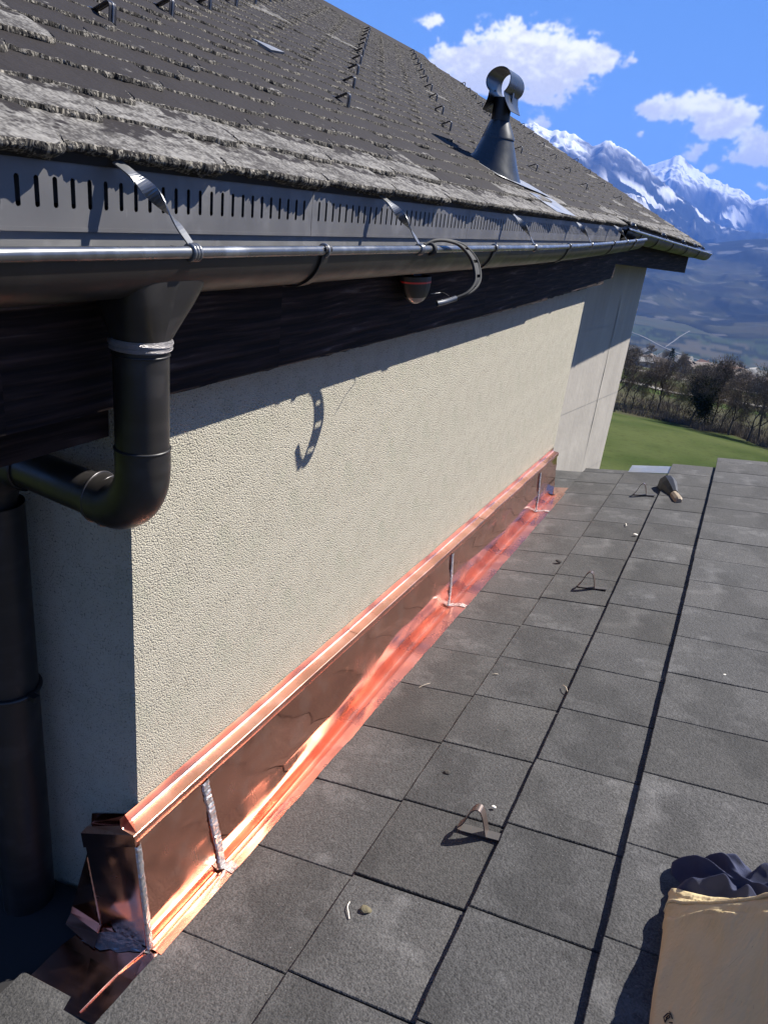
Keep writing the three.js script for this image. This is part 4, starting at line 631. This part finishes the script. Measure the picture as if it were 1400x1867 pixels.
// twigs, scraps and crumbs that lie on the tiles
{
  const twigMat = std({ color: new THREE.Color(0.42, 0.36, 0.27), roughness: 0.9 }), white = std({ color: new THREE.Color(0.62, 0.58, 0.5), roughness: 0.85 }), dark = std({ color: new THREE.Color(0.035, 0.03, 0.026), roughness: 1 });
  const twig = (u, v, pts, r, mat, label) => { const O = low(u, v, 0.016), g = tube(pts.map(([a, b, h]) => D2.clone().multiplyScalar(a).addScaledVector(D1, b).addScaledVector(DN, (h || 0))), r, 16, 6), o = mesh('twig', g, mat, scene, true); o.position.copy(O); tag(o, label, 'twig'); };
  const uvAt = (x, y) => { const d = V((x - 700) / 1351.54, -(y - 933.5) / 1351.54, -1).applyQuaternion(camera.quaternion), t = -1.55 / d.dot(DN); const p = d.multiplyScalar(t).sub(LO); return [p.dot(D2), p.dot(D1)]; };
  let [u, v] = uvAt(638, 1668); twig(u, v, [[-0.012, 0.024], [-0.008, 0.005, 0.004], [0.004, -0.012, 0.003], [0.014, -0.026]], 0.0014, white, 'pale curled twig beside a dry seed clump on the tiles near the front');
  [u, v] = uvAt(1150, 1634); twig(u, v, [[-0.02, -0.02], [0.0, -0.008, 0.004], [0.012, 0.008, 0.006], [0.028, 0.016, 0.002]], 0.0014, white, 'white bent twig at the dark course line left of the navy garment');
  [u, v] = uvAt(1031, 1262); twig(u, v, [[-0.016, 0.022], [0.0, 0.002, 0.006], [0.012, -0.022]], 0.0016, twigMat, 'light twig against the second dark course line in mid roof');
  [u, v] = uvAt(1026, 1362); twig(u, v, [[-0.024, 0.012], [0.0, 0.004, 0.003], [0.026, -0.006]], 0.0013, white, 'thin straight pale twig between the two right hand dark course lines');
  [u, v] = uvAt(903, 1236); twig(u, v, [[-0.012, -0.004], [0.0, 0, 0.003], [0.012, 0.004]], 0.0018, twigMat, 'short twig lying on the first course line in mid roof');
  [u, v] = uvAt(772, 1258); twig(u, v, [[-0.014, -0.012], [0.002, 0.01, 0.003], [0.016, 0.034]], 0.0011, twigMat, 'fine twig near the copper edge on a middle tile');
  [u, v] = uvAt(1141, 961); twig(u, v, [[-0.008, 0.03], [0.0, 0, 0.003], [0.006, -0.03]], 0.002, white, 'fine pale twig standing out below the far hook');
  const lump = (x, y, s, mat, name, label, cat) => { const [a, b] = uvAt(x, y), g = new THREE.IcosahedronGeometry(s, 2), p = g.attributes.position; for (let i = 0; i < p.count; i++) { const k = 0.7 + 0.6 * vn(p.getX(i) * 1.6 / s + x, p.getY(i) * 1.6 / s + p.getZ(i) / s); p.setXYZ(i, p.getX(i) * k * 1.4, p.getY(i) * k * 0.6, p.getZ(i) * k); } g.computeVertexNormals(); const o = mesh(name, boxUV(g), mat, scene, true); o.position.copy(low(a, b, 0.013 + s * 0.3)); tag(o, label, cat); };
  lump(668, 1668, 0.011, std({ color: new THREE.Color(0.10, 0.085, 0.05), roughness: 1 }), 'seed_clump', 'brown dry seed clump beside the pale curled twig', 'seed clump');
  lump(815, 1415, 0.008, dark, 'moss_crumb', 'dark moss crumb on a tile up from the nearest hook', 'moss crumb');
  lump(900, 1478, 0.005, white, 'mortar_crumb', 'white mortar crumb right of the nearest hook loop', 'mortar crumb');
  lump(1320, 1237, 0.006, white, 'mortar_crumb', 'white mortar crumb on the right hand course by the picture edge', 'mortar crumb');
  lump(1158, 979, 0.009, white, 'plaster_scrap', 'white plaster scrap below the hand tool by the second course line', 'plaster scrap');
  lump(1018, 1028, 0.012, dark, 'moss_crumb', 'dark curled moss crumb on the first course line far along', 'moss crumb');
}
// ------------------------------------------------------------------ landscape: hillside, valley, far slopes, snow range
const dir = (az) => [Math.sin(rad(az)), -Math.cos(rad(az))];
const ridge = (x, z, o = 5) => { let s = 0, a = 1, t = 0; for (let i = 0; i < o; i++) { const n = 1 - Math.abs(2 * vn(x + i * 31.7, z + i * 11.3) - 1); s += a * n * n; t += a; a *= 0.5; x *= 2.03; z *= 2.03; } return s / t; };
const E1 = [[-60, 6.5], [-45, 5.2], [-34, 6.4], [-25, 4.6], [-19, 5.1], [-16.6, 5.75], [-15.6, 5.42], [-14.6, 5.5], [-13.9, 5.36], [-13.1, 4.95], [-12.5, 4.8], [-11.9, 5.02], [-11.36, 5.25], [-10.9, 4.95], [-10, 4.62], [-8.8, 3.95], [-7.9, 3.3], [-6, 2.25], [-4.6, 1.35], [-3.2, 0.75], [-1, 0.6], [3, 0.9], [9, 1.6], [20, 3.2], [40, 4.5], [60, 4]];
const E2 = [[-60, 2], [-14, 2.5], [-9.6, 3.3], [-8.6, 3.98], [-7.6, 4.3], [-6.85, 4.8], [-6.4, 4.45], [-5.4, 3.88], [-4.6, 3.5], [-4, 3.4], [-2.6, 3.02], [-1.6, 2.5], [-0.9, 2.75], [0.4, 3.0], [2.5, 3.4], [8, 4.6], [16, 5.5], [30, 4.2], [60, 5]];
const EM = [[-60, 1.5], [-30, 1.1], [-13, 0.7], [-9, 0.2], [-6.5, -0.25], [-4.6, -0.45], [-3.4, -0.3], [-1.6, 0.12], [-0.2, 0.38], [1.5, 0.75], [4, 1.0], [12, 1.3], [30, 1.6], [60, 1.5]];
const FOOT = [[-60, 5200], [-12, 4900], [-7, 4750], [-3.8, 4650], [-0.5, 4150], [2, 3800], [8, 3600], [60, 3900]];
const nearH = [[0, -8.2], [9, -8.8], [40, -13.5], [80, -18.8], [112, -24.4], [140, -28], [200, -36], [300, -50], [405, -64], [520, -77], [700, -118], [1000, -205], [1500, -360], [2100, -462], [2500, -470], [6000, -470]];
function heightAt(az, r) {
  const [sx, sz] = dir(az), x = sx * r, z = sz * r;
  if (Math.abs(az) > 62) { const far = Math.max(0, r - 3000), side = ss(62, 110, Math.abs(az)); return lerp(curve(nearH, r), -8 - r * 0.02 * (r < 3000 ? 1 : 0) + Math.min(900, far * 0.09), side) + (r > 60 ? (fbm(x / 900, z / 900, 5) - 0.5) * Math.min(400, r * 0.09) : 0); }
  let y = curve(nearH, r);
  if (r > 15) y += (fbm(x / 34, z / 34, 3) - 0.5) * Math.min(2.2, r * 0.012) + (fbm(x / 160 + 9, z / 160, 3) - 0.5) * Math.min(7, r * 0.02);
  const f = curve(FOOT, az);
  if (r > f) {
    const rm = 9400, ym = Math.tan(rad(curve(EM, az))) * rm, t = Math.min(1.25, (r - f) / (rm - f));
    const n = (fbm(x / 1500, z / 1500, 5) - 0.5) * 320 * ss(0, 0.35, t), g = (ridge(x / 1100, z / 1100, 4) - 0.4) * 130 * ss(0, 0.3, t);
    const slope = t <= 1 ? lerp(-470, ym, Math.pow(t, 1.12)) : ym - (t - 1) * 900;
    let m = slope + (n + g) * (1 - 0.8 * ss(0.8, 1, t));
    const c1 = Math.tan(rad(curve(E1, az))) * 14500, c2 = Math.tan(rad(curve(E2, az))) * 21500;
    const rough = (ridge(x / 2600 + 3, z / 2600, 6) - 0.45), rough2 = (ridge(x / 800 + 7, z / 800 + 2, 5) - 0.45);
    const d1 = r - 14500, d2 = r - 21500, s1 = ss(0, 1800, Math.abs(d1)), s2 = ss(0, 1800, Math.abs(d2));
    const spike1 = 60 * (ridge(az * 1.7 + 40, 3.3, 5) - 0.45), spike2 = 90 * (ridge(az * 1.9 + 70, 8.3, 5) - 0.45);
    const p1 = c1 + spike1 - Math.abs(d1) * (d1 < 0 ? 0.30 : 0.5) + s1 * (rough * 560 + rough2 * 260) + ss(0, 500, Math.abs(d1)) * (ridge(x / 330 + 3, z / 330 + 6, 4) - 0.45) * 120, p2 = c2 + spike2 - Math.abs(d2) * (d2 < 0 ? 0.34 : 0.5) + s2 * (rough * 620 + rough2 * 200);
    m = Math.max(m, r > 8200 ? Math.max(p1, p2) : m, r > 9400 ? -350 : -470);
    y = m;
  }
  return y;
}
const azs = []; for (let a = -180; a < -58; a += 4) azs.push(a); for (let a = -58; a < -26; a += 0.5) azs.push(a); for (let a = -26; a < 6; a += 0.1) azs.push(a); for (let a = 6; a < 30; a += 0.5) azs.push(a); for (let a = 30; a <= 180; a += 4) azs.push(a); if (azs[azs.length - 1] < 180) azs.push(180);
function terrain(rs, color) {
  const pos = [], uv = [], idx = [], n = azs.length;
  for (const r of rs) for (const az of azs) { const [sx, sz] = dir(az); pos.push(sx * r, heightAt(az, r), sz * r); uv.push(sx * r, sz * r); }
  for (let j = 0; j < rs.length - 1; j++) for (let i = 0; i < n - 1; i++) { const a = j * n + i; idx.push(a, a + 1, a + n, a + 1, a + n + 1, a + n); }
  const g = geoFrom(pos, uv, idx), c = new Float32Array(pos.length), nr = g.attributes.normal;
  for (let k = 0; k < pos.length / 3; k++) { const az = azs[k % n], r = rs[Math.floor(k / n)], q = color(pos[k * 3], pos[k * 3 + 1], pos[k * 3 + 2], az, r, Math.abs(nr.getY(k))); c.set(q, k * 3); }
  g.setAttribute('color', new THREE.BufferAttribute(c, 3)); return g;
}
const geom = (a, b, n) => range(0, 1, n).map((t) => a * Math.pow(b / a, t));
const grainMap = rep(tex(512, (u, v) => { const k = 0.5 + 1.0 * fbm(u * 24, v * 24, 5, 24, 0.7); return [k, k, k]; }), 9);
const matte = (o) => new THREE.MeshPhysicalMaterial({ side: THREE.DoubleSide, roughness: 1, specularIntensity: 0.08, ...o }), landMat = matte({ vertexColors: true }), grassMat = matte({ vertexColors: true, map: grainMap });
const edgeM = (az) => 101 + 3.5 * Math.sin(az * 1.3) - 1.7 * (az + 2) * ss(-3, 4, az);          // where the meadow meets the scrub
structure('ground', terrain([0.4, ...geom(6, 160, 64)], (x, y, z, az, r) => {
  const n = fbm(x / 7, z / 7, 4), m = fbm(x / 22, z / 22, 4), s = ss(0, 9, r - edgeM(az) + (fbm(x / 6, z / 6, 3) - 0.5) * 12);
  const sw = 0.5 + 0.5 * Math.sin((x * 0.5 + z * 0.86) * 1.1 + 2 * m); let c = mix3([0.026, 0.040, 0.009], [0.050, 0.062, 0.019], ss(0.3, 0.7, n)); c = mix3(c, [0.072, 0.078, 0.026], ss(0.48, 0.72, m) * 0.6); c = c.map((q) => q * (0.94 + 0.1 * sw));
  return mix3(c, mix3([0.055, 0.046, 0.028], [0.035, 0.04, 0.018], m), s);
}), grassMat, 'green meadow sloping down to the bare trees');
structure('plateau', terrain(geom(160, 560, 60), (x, y, z, az, r) => { const n = fbm(x / 30, z / 12, 4), m = fbm(x / 60 + 5, z / 25, 3); let c = mix3([0.036, 0.052, 0.014], [0.06, 0.052, 0.03], ss(0.38, 0.62, n)); return mix3(c, [0.10, 0.092, 0.07], ss(0.6, 0.72, m) * 0.7); }), landMat, 'dull fields and scrub around the village below');
structure('valley_floor', terrain(geom(560, 4300, 90), (x, y, z, az, r) => { const n = fbm(x / 260, z / 160, 3), w = fbm(x / 90, z / 70, 4), st = vn(x / 300 + 4, z / 420), q = fbm(x / 130 + 7, z / 200, 3); let c = mix3([0.05, 0.047, 0.033], [0.026, 0.036, 0.018], ss(0.4, 0.6, q)); c = mix3(c, [0.014, 0.018, 0.012], ss(0.55, 0.6, w)); return c; }), landMat, 'hazy valley floor with fields');
structure('mountainside', terrain(geom(4300, 11200, 150), (x, y, z, az, r, ny) => {
  const f = fbm(x / 300, z / 300, 6, 0, 0.66), p = fbm(x / 900 + 20, y / 60 + z / 900, 5, 0, 0.6), s = fbm(x / 150, z / 150, 4);
  let c = mix3([0.004, 0.007, 0.005], [0.012, 0.014, 0.009], f);
  const t = (r - curve(FOOT, az)) / (9400 - curve(FOOT, az));
  if (t < 0) { const q = fbm(x / 240, z / 200, 4); c = mix3([0.05, 0.048, 0.034], [0.03, 0.037, 0.02], q); return c; }
  c = mix3(c, mix3([0.040, 0.036, 0.022], [0.024, 0.030, 0.012], s), ss(0.55, 0.64, p) * (0.35 + 0.65 * ss(0.4, 0.6, f)) * (1 - ss(0.6, 0.95, t)) * ss(0.0, 0.05, t));
  c = mix3(c, [0.13, 0.12, 0.105], ss(0.66, 0.72, s) * ss(0.52, 0.6, p) * 0.4 * (1 - ss(0.5, 0.9, t)));
  if (t > 0.55) c = mix3(c, [0.4, 0.4, 0.41], ss(0.63, 0.69, fbm(x / 180 + 3, z / 180, 5)) * ss(0.7, 0.98, t) * 0.3);
  return c;
}), landMat, 'dark wooded mountainside beyond the valley with pale clearings');
structure('snowy_mountains', terrain(range(11200, 24500, 190), (x, y, z, az, r, ny) => {
  const n = fbm(x / 700, z / 700, 5, 0, 0.6), w = fbm(x / 260 + 3, z / 260, 5, 0, 0.62), line = 1000 + (n - 0.5) * 620 + (r > 17500 ? -150 : 0);
  const forest = mix3([0.006, 0.009, 0.007], [0.017, 0.018, 0.012], w), rock = mix3([0.035, 0.033, 0.032], [0.085, 0.08, 0.075], w), snow = [0.52, 0.53, 0.55], rg = ridge(x / 420 + 5, z / 420 + 9, 5), rg2 = ridge(x / 150 + 2, z / 150, 4);
  let c = mix3(forest, rock, ss(line - 380, line - 40, y) * 0.6);
  const bare = ss(0.50, 0.62, 0.3 * rg + 0.7 * rg2 + (0.72 - ny) * 0.4) * 0.75; c = mix3(c, snow, ss(line - 160, line + 240, y + (w - 0.5) * 560) * (1 - bare));
  const clear = fbm(x / 420 + 8, z / 420 + 3, 5, 0, 0.6); c = mix3(c, [0.55, 0.55, 0.56], ss(0.55, 0.62, clear + (w - 0.5) * 0.2) * ss(60, 200, y) * (1 - ss(620, 820, y)) * ss(-13, -10, az) * (1 - ss(-3, -1, az)) * 0.85);
  return c;
}), landMat, 'snow covered mountain range on the horizon');
// paths, roads and the river, draped a little above the ground
const groundAt = (x, z) => heightAt(Math.atan2(x, -z) * 180 / Math.PI, Math.hypot(x, z));
function strip(pts, w, lift) { const c = new THREE.CatmullRomCurve3(pts.map(([az, r]) => { const [sx, sz] = dir(az); return V(sx * r, 0, sz * r); })), P = c.getPoints(120), rows = P.map((p, i) => { const a = P[Math.max(0, i - 1)], b = P[Math.min(120, i + 1)], t = b.clone().sub(a).normalize(), s = V(-t.z, 0, t.x).multiplyScalar(w / 2), y = Math.max(groundAt(p.x, p.z), groundAt(p.x + s.x, p.z + s.z), groundAt(p.x - s.x, p.z - s.z)) + lift; return [V(p.x + s.x, y, p.z + s.z), V(p.x - s.x, y, p.z - s.z)]; }); return loft(rows, false); }
const pathMat = std({ color: new THREE.Color(0.24, 0.22, 0.19), roughness: 1 }), roadMat = std({ color: new THREE.Color(0.095, 0.095, 0.09), roughness: 1 }), waterMat = std({ color: new THREE.Color(0.16, 0.2, 0.24), roughness: 0.25 });
structure('path', strip([[-9, 172], [-6, 176], [-3.8, 174], [-1.5, 182], [3, 190]], 2.2, 0.25), pathMat, 'pale farm track behind the bare trees');
structure('path', strip([[-9, 262], [-5.5, 268], [-2.5, 258], [1, 250], [4, 236]], 3.0, 0.3), pathMat, 'pale lane below the village');
structure('road', strip([[-11, 4050], [-7.3, 3900], [-4.5, 3500], [-2, 3330], [1, 3200], [4, 3150]], 10, 3), roadMat, 'motorway across the valley floor');
structure('road', strip([[-4.7, 3560], [-4.0, 4000], [-3.4, 4350]], 6, 3), roadMat, 'straight road across the valley fields');
structure('river', strip([[-12, 3300], [-7, 3250], [-2, 2950], [2, 2850], [6, 2800]], 22, 2), waterMat, 'pale river along the valley floor');

// ---- bare winter trees
const barkMat = matte({ color: new THREE.Color(0.08, 0.066, 0.052), roughness: 1 }), twigMat2 = matte({ color: new THREE.Color(0.115, 0.093, 0.07), roughness: 1 }), budMat = matte({ color: new THREE.Color(0.12, 0.115, 0.06), roughness: 1 }), ivyMat = matte({ color: new THREE.Color(0.011, 0.018, 0.007), roughness: 0.8 });
function bareTree(seed, H, spread, ivy) {
  const r = rng(seed), limbs = [], twigs = [], leaves = [];
  const up = V(0, 1, 0);
  const seg = (a, b, ra, rb, n) => { const t = b.clone().sub(a).normalize(), s = Math.abs(t.y) < 0.9 ? up.clone().cross(t).normalize() : V(1, 0, 0).cross(t).normalize(), q = t.clone().cross(s); const R = (c, rr) => range(0, 1, n).slice(0, n).map((k) => c.clone().addScaledVector(s, rr * Math.cos(k * 6.283)).addScaledVector(q, rr * Math.sin(k * 6.283))); limbs.push(loft([R(a, ra), R(b, rb)])); };
  const leafAt = (p, k, s) => { for (let i = 0; i < k; i++) { const c = p.clone().add(V((r() - 0.5) * s, (r() - 0.5) * s, (r() - 0.5) * s)), a = V(r() - 0.5, r() - 0.5, r() - 0.5).normalize().multiplyScalar(0.24), b = V(r() - 0.5, r() - 0.5, r() - 0.5).normalize().multiplyScalar(0.24); leaves.push(c, c.clone().add(a), c.clone().add(b)); } };
  const grow = (p, d, len, rad_, depth) => {
    const steps = depth < 2 ? 3 : 2; let a = p, dd = d.clone();
    for (let i = 0; i < steps; i++) {
      dd = dd.add(V((r() - 0.5) * 0.35, (r() - 0.28) * 0.22, (r() - 0.5) * 0.35)).normalize();
      const b = a.clone().addScaledVector(dd, len / steps), ra = rad_ * (1 - 0.45 * i / steps), rb = rad_ * (1 - 0.45 * (i + 1) / steps);
      if (depth < 4) seg(a, b, ra, rb, depth < 1 ? 7 : depth < 3 ? 5 : 3); else { const s = V(r() - 0.5, r() - 0.5, r() - 0.5).cross(dd).normalize().multiplyScalar(Math.max(0.017, rad_)); twigs.push(a.clone().add(s), a.clone().sub(s), b.clone()); }
      if (ivy && depth < 3) leafAt(b, depth < 1 ? 240 : depth < 2 ? 150 : 46, depth < 1 ? 2.6 : 1.9);
      a = b;
      if (depth < 5 && (depth > 0 || i > 0)) { const k = depth < 4 ? 1 + (r() > 0.35 ? 1 : 0) : 2; for (let q = 0; q < k; q++) { const az = r() * 6.283, el = 0.35 + r() * 0.6, s = V(Math.cos(az), 0, Math.sin(az)), nd = dd.clone().multiplyScalar(Math.cos(el)).addScaledVector(s, Math.sin(el) * spread).normalize(); grow(b, nd, len * (0.52 + r() * 0.22), rb * 0.62, depth + 1); } }
    }
    if (depth < 5) for (let q = 0; q < 2; q++) { const az = r() * 6.283, s = V(Math.cos(az), 0.2, Math.sin(az)); grow(a, dd.clone().addScaledVector(s, 0.55).normalize(), len * (0.6 + r() * 0.15), rad_ * 0.45, depth + 1); }
  };
  grow(V(0, -0.4, 0), V(0, 1, 0), H * 0.42, H * 0.017, 0);
  const tri = (pts) => { const p = [], uv = [], idx = []; pts.forEach((v, i) => { p.push(v.x, v.y, v.z); uv.push(v.x, v.y); idx.push(i); }); return geoFrom(p, uv, idx); };
  return { trunk: merge(limbs), crown: tri(twigs), ivy: leaves.length ? tri(leaves) : null };
}
{
  const protos = [bareTree(1, 10.5, 1.0), bareTree(2, 9.5, 1.15), bareTree(3, 11.5, 0.9), bareTree(4, 8.5, 1.25), bareTree(6, 12, 0.7, true), bareTree(9, 10, 0.8, true)];
  const made = protos.map(() => null);
  const put = (k, az, r, s, turn, label, group, bud) => {
    let o; if (!made[k]) { o = new THREE.Group(); mesh('trunk', protos[k].trunk, barkMat, o); mesh('crown', protos[k].crown, k === 3 ? budMat : twigMat2, o); if (protos[k].ivy) mesh('ivy', protos[k].ivy, ivyMat, o); made[k] = o; } else o = made[k].clone();
    const [sx, sz] = dir(az), x = sx * r, z = sz * r; o.position.set(x, groundAt(x, z) - 0.1, z); o.scale.setScalar(s); o.rotation.y = turn; o.name = numbered(k > 3 ? 'ivy_tree' : 'bare_tree'); scene.add(o); tag(o, label, 'tree', group);
  };
  const row = 'bare trees along the far edge of the meadow', lab = 'bare brown winter tree in the row along the meadow edge';
  const R = rng(31), nth = ['first', 'second', 'third', 'fourth', 'fifth', 'sixth', 'seventh', 'eighth', 'ninth', 'tenth', 'eleventh', 'twelfth', 'thirteenth', 'fourteenth', 'fifteenth', 'sixteenth', 'seventeenth', 'eighteenth', 'nineteenth', 'twentieth', 'twenty-first', 'twenty-second', 'twenty-third', 'twenty-fourth', 'twenty-fifth', 'twenty-sixth', 'twenty-seventh', 'twenty-eighth', 'twenty-ninth', 'thirtieth', 'thirty-first', 'thirty-second', 'thirty-third', 'thirty-fourth']; let ord = 0;
  put(4, -1.75, 112, 0.86, 0.6, 'dark ivy clad forked tree standing tallest at the meadow edge'); put(5, -0.75, 106, 0.82, 2.2, 'second ivy clad tree right of the tall forked one'); 
  [[0, -7.2, 118, 1.0], [2, -6.55, 121, 0.86], [1, -6.0, 117, 0.98], [3, -5.4, 120, 0.85], [0, -4.75, 124, 0.9], [2, -4.1, 119, 0.85], [1, -3.5, 123, 0.92], [3, -2.9, 118, 0.8], [0, -2.3, 122, 0.8], [2, -1.2, 120, 0.85], [1, -0.3, 113, 1.0], [0, 0.3, 107, 1.05], [2, 0.95, 103, 0.98], [3, 1.6, 106, 0.95], [1, 2.2, 99, 1.0], [0, 2.9, 100, 1.0], [2, 3.6, 96, 1.0], [1, 4.6, 95, 1.0], [0, 6, 94, 1.1], [2, 8, 92, 1.0]].sort((a, b) => a[1] - b[1]).forEach(([k, az, r, s]) => put(k, az, r, s * [0.86, 0.56, 0.72, 0.5, 0.8][ord % 5], R() * 6.28, `bare ${k === 3 ? 'olive tinged' : 'brown'} tree, ${nth[ord++]} from the left along the meadow edge`, row));
  for (let i = 0; i < 26; i++) { const az = -8.5 + R() * 14, r = 160 + R() * 200; put([0, 1, 2, 3][Math.floor(R() * 4)], az, r, 0.35 + R() * 0.4, R() * 6.28, 'bare tree standing among the fields between meadow and village', 'bare trees in the fields below the village'); }
  for (let i = 0; i < 26; i++) { const az = -7.5 + R() * 11, r = 385 + R() * 110; put([0, 1, 2, 3][Math.floor(R() * 4)], az, r, 0.4 + R() * 0.4, R() * 6.28, 'bare tree between the village houses', 'bare trees between the village houses'); }
}
// scrub under the trees: thin stems nobody could count
{
  const r = rng(91), p = [], uv = [], idx = [];
  for (let i = 0; i < 22000; i++) {
    const az = -11 + r() * 20, e = edgeM(az), rr = e + 4 + Math.pow(r(), 1.6) * 34, [sx, sz] = dir(az), x = sx * rr, z = sz * rr; if (fbm(x / 5, z / 5, 3) < 0.46) continue;
    const y = groundAt(x, z), h = 0.3 + r() * 1.0 * fbm(x / 4 + 9, z / 4, 2) * 1.6, a = r() * 6.28, w = 0.03, dx = (r() - 0.5) * 0.9, dz = (r() - 0.5) * 0.9, b = p.length / 3;
    p.push(x - w * Math.cos(a), y, z - w * Math.sin(a), x + w * Math.cos(a), y, z + w * Math.sin(a), x + dx, y + h, z + dz); uv.push(0, 0, 1, 0, 0.5, 1); idx.push(b, b + 1, b + 2);
  }
  const m = mesh('scrub', geoFrom(p, uv, idx), twigMat2, scene, true); tag(m, 'brown leafless scrub under the trees along the meadow edge', 'scrub', null, 'stuff');
}
// ---- village houses
{
  const r = rng(55), walls = [[0.36, 0.34, 0.31], [0.3, 0.26, 0.21], [0.24, 0.2, 0.16], [0.38, 0.37, 0.35], [0.12, 0.085, 0.06]].map((c) => std({ color: new THREE.Color(...c), roughness: 0.9 })), roofs = [[0.13, 0.128, 0.125], [0.2, 0.195, 0.19], [0.08, 0.06, 0.05], [0.14, 0.07, 0.05]].map((c) => std({ color: new THREE.Color(...c), roughness: 0.8 })), glass = std({ color: new THREE.Color(0.03, 0.035, 0.04), roughness: 0.2 });
  const wn = ['white', 'cream', 'tan', 'pale', 'brown timber'], rn = ['grey slate', 'light grey', 'dark brown', 'red tiled'];
  const spots = [[-7.1, 392], [-6.65, 405], [-6.2, 398], [-5.75, 415], [-5.3, 402], [-4.85, 420], [-4.4, 408], [-3.95, 430], [-3.5, 415], [-3.0, 436], [-2.5, 425], [-2.0, 440], [-1.5, 430], [-1.0, 446], [-0.5, 432], [0.0, 450], [0.5, 428], [1.0, 442], [1.5, 420], [2.0, 436], [2.6, 424], [3.2, 440], [-6.9, 450], [-5.9, 462], [-4.6, 470], [-3.3, 476], [-1.8, 480], [-0.2, 470], [1.2, 478], [0.3, 300], [1.4, 285], [2.2, 330]];
  const nth = ['first', 'second', 'third', 'fourth', 'fifth', 'sixth', 'seventh', 'eighth', 'ninth', 'tenth', 'eleventh', 'twelfth', 'thirteenth', 'fourteenth', 'fifteenth', 'sixteenth', 'seventeenth', 'eighteenth', 'nineteenth', 'twentieth', 'twenty-first', 'twenty-second', 'twenty-third', 'twenty-fourth', 'twenty-fifth', 'twenty-sixth', 'twenty-seventh', 'twenty-eighth', 'twenty-ninth', 'thirtieth', 'thirty-first', 'thirty-second', 'thirty-third'];
  spots.sort((a, b) => a[0] - b[0]).forEach(([az, d], i) => {
    const [sx, sz] = dir(az), x = sx * d, z = sz * d, w = 5.4 + r() * 3.6, l = 7.2 + r() * 4.5, h = 2.9 + r() * 2, rh = 1.3 + r() * 1.1, wi = Math.floor(r() * 5), ri = [0, 0, 1, 2, 1, 0, 2, 3][Math.floor(r() * 8)];
    const g = thing('village_house', `${wn[wi]} house with ${rn[ri]} roof, ${nth[i]} from the left in the village`, 'house', [x, groundAt(x, z) - 0.3, z], 'houses of the village on the plateau'); g.rotation.y = rad(-az) + (r() - 0.5) * 1.4 + (i % 3 === 0 ? 1.57 : 0);
    const S = new THREE.Shape([new THREE.Vector2(-w / 2, 0), new THREE.Vector2(w / 2, 0), new THREE.Vector2(w / 2, h), new THREE.Vector2(0, h + rh), new THREE.Vector2(-w / 2, h)]), e = new THREE.ExtrudeGeometry(S, { depth: l, bevelEnabled: false }); e.translate(0, 0, -l / 2); mesh('wall', boxUV(e), walls[wi], g);
    const k = rh / (w / 2), ov = 0.7, RS = new THREE.Shape([[-w / 2 - ov, h - k * ov + 0.05], [0, h + rh + 0.05], [w / 2 + ov, h - k * ov + 0.05], [w / 2 + ov, h - k * ov + 0.35], [0, h + rh + 0.38], [-w / 2 - ov, h - k * ov + 0.35]].map((q) => new THREE.Vector2(...q))), re = new THREE.ExtrudeGeometry(RS, { depth: l + 1.4, bevelEnabled: false }); re.translate(0, 0, -l / 2 - 0.7); mesh('roof', boxUV(re), roofs[ri], g);
    for (const sd of [-1, 1]) for (const q of [-0.25, 0.25]) { mesh('window', box(q * w - 0.5, q * w + 0.5, h * 0.45, h * 0.45 + 1.2, sd > 0 ? l / 2 - 0.02 : -l / 2 - 0.04, sd > 0 ? l / 2 + 0.04 : -l / 2 + 0.02), glass, g); mesh('window', box(sd > 0 ? w / 2 - 0.02 : -w / 2 - 0.04, sd > 0 ? w / 2 + 0.04 : -w / 2 + 0.02, h * 0.45, h * 0.45 + 1.2, q * l - 0.5, q * l + 0.5), glass, g); }
    if (r() > 0.5) mesh('chimney', box(0.6, 1.3, h + rh * 0.5, h + rh + 0.9, -0.4, 0.3), walls[1], g);
  });
  // a dark conifer and a few pale sheds
  const cone = []; for (let k = 0; k < 9; k++) { const y = 1 + k * 0.95, rr = 2.3 * (1 - k / 9.6); const g = []; for (let i = 0; i < 90; i++) { const a = r() * 6.28, l = rr * (0.6 + 0.5 * r()), p = V(Math.cos(a) * l, y + (r() - 0.5) * 0.9 - 0.2 * l, Math.sin(a) * l), q = V((r() - 0.5) * 0.9, (r() - 0.5) * 0.7, (r() - 0.5) * 0.9), s = V((r() - 0.5) * 0.9, (r() - 0.2) * 0.7, (r() - 0.5) * 0.9); cone.push(p, p.clone().add(q), p.clone().add(s)); } }
  const cp = [], cu = [], ci = []; cone.forEach((v, i) => { cp.push(v.x, v.y, v.z); cu.push(0, 0); ci.push(i); });
  const conifer = new THREE.Group(); mesh('trunk', tube([V(0, 0, 0), V(0, 9.2, 0)], 0.16, 2, 6), barkMat, conifer); mesh('crown', geoFrom(cp, cu, ci), ivyMat, conifer);
  [[-4.15, 385, 1.0, 'dark conifer beside the village roofs'], [-0.85, 405, 0.8, 'smaller dark conifer right of the middle of the village'], [2.3, 395, 0.95, 'dark conifer at the right end of the village']].forEach(([az, d, s, label], i) => { const o = i ? conifer.clone() : conifer, [sx, sz] = dir(az); o.name = numbered('conifer'); scene.add(o); o.position.set(sx * d, groundAt(sx * d, sz * d), sz * d); o.scale.setScalar(s * 1.2); tag(o, label, 'tree'); });
}
renderer.render(scene, camera);
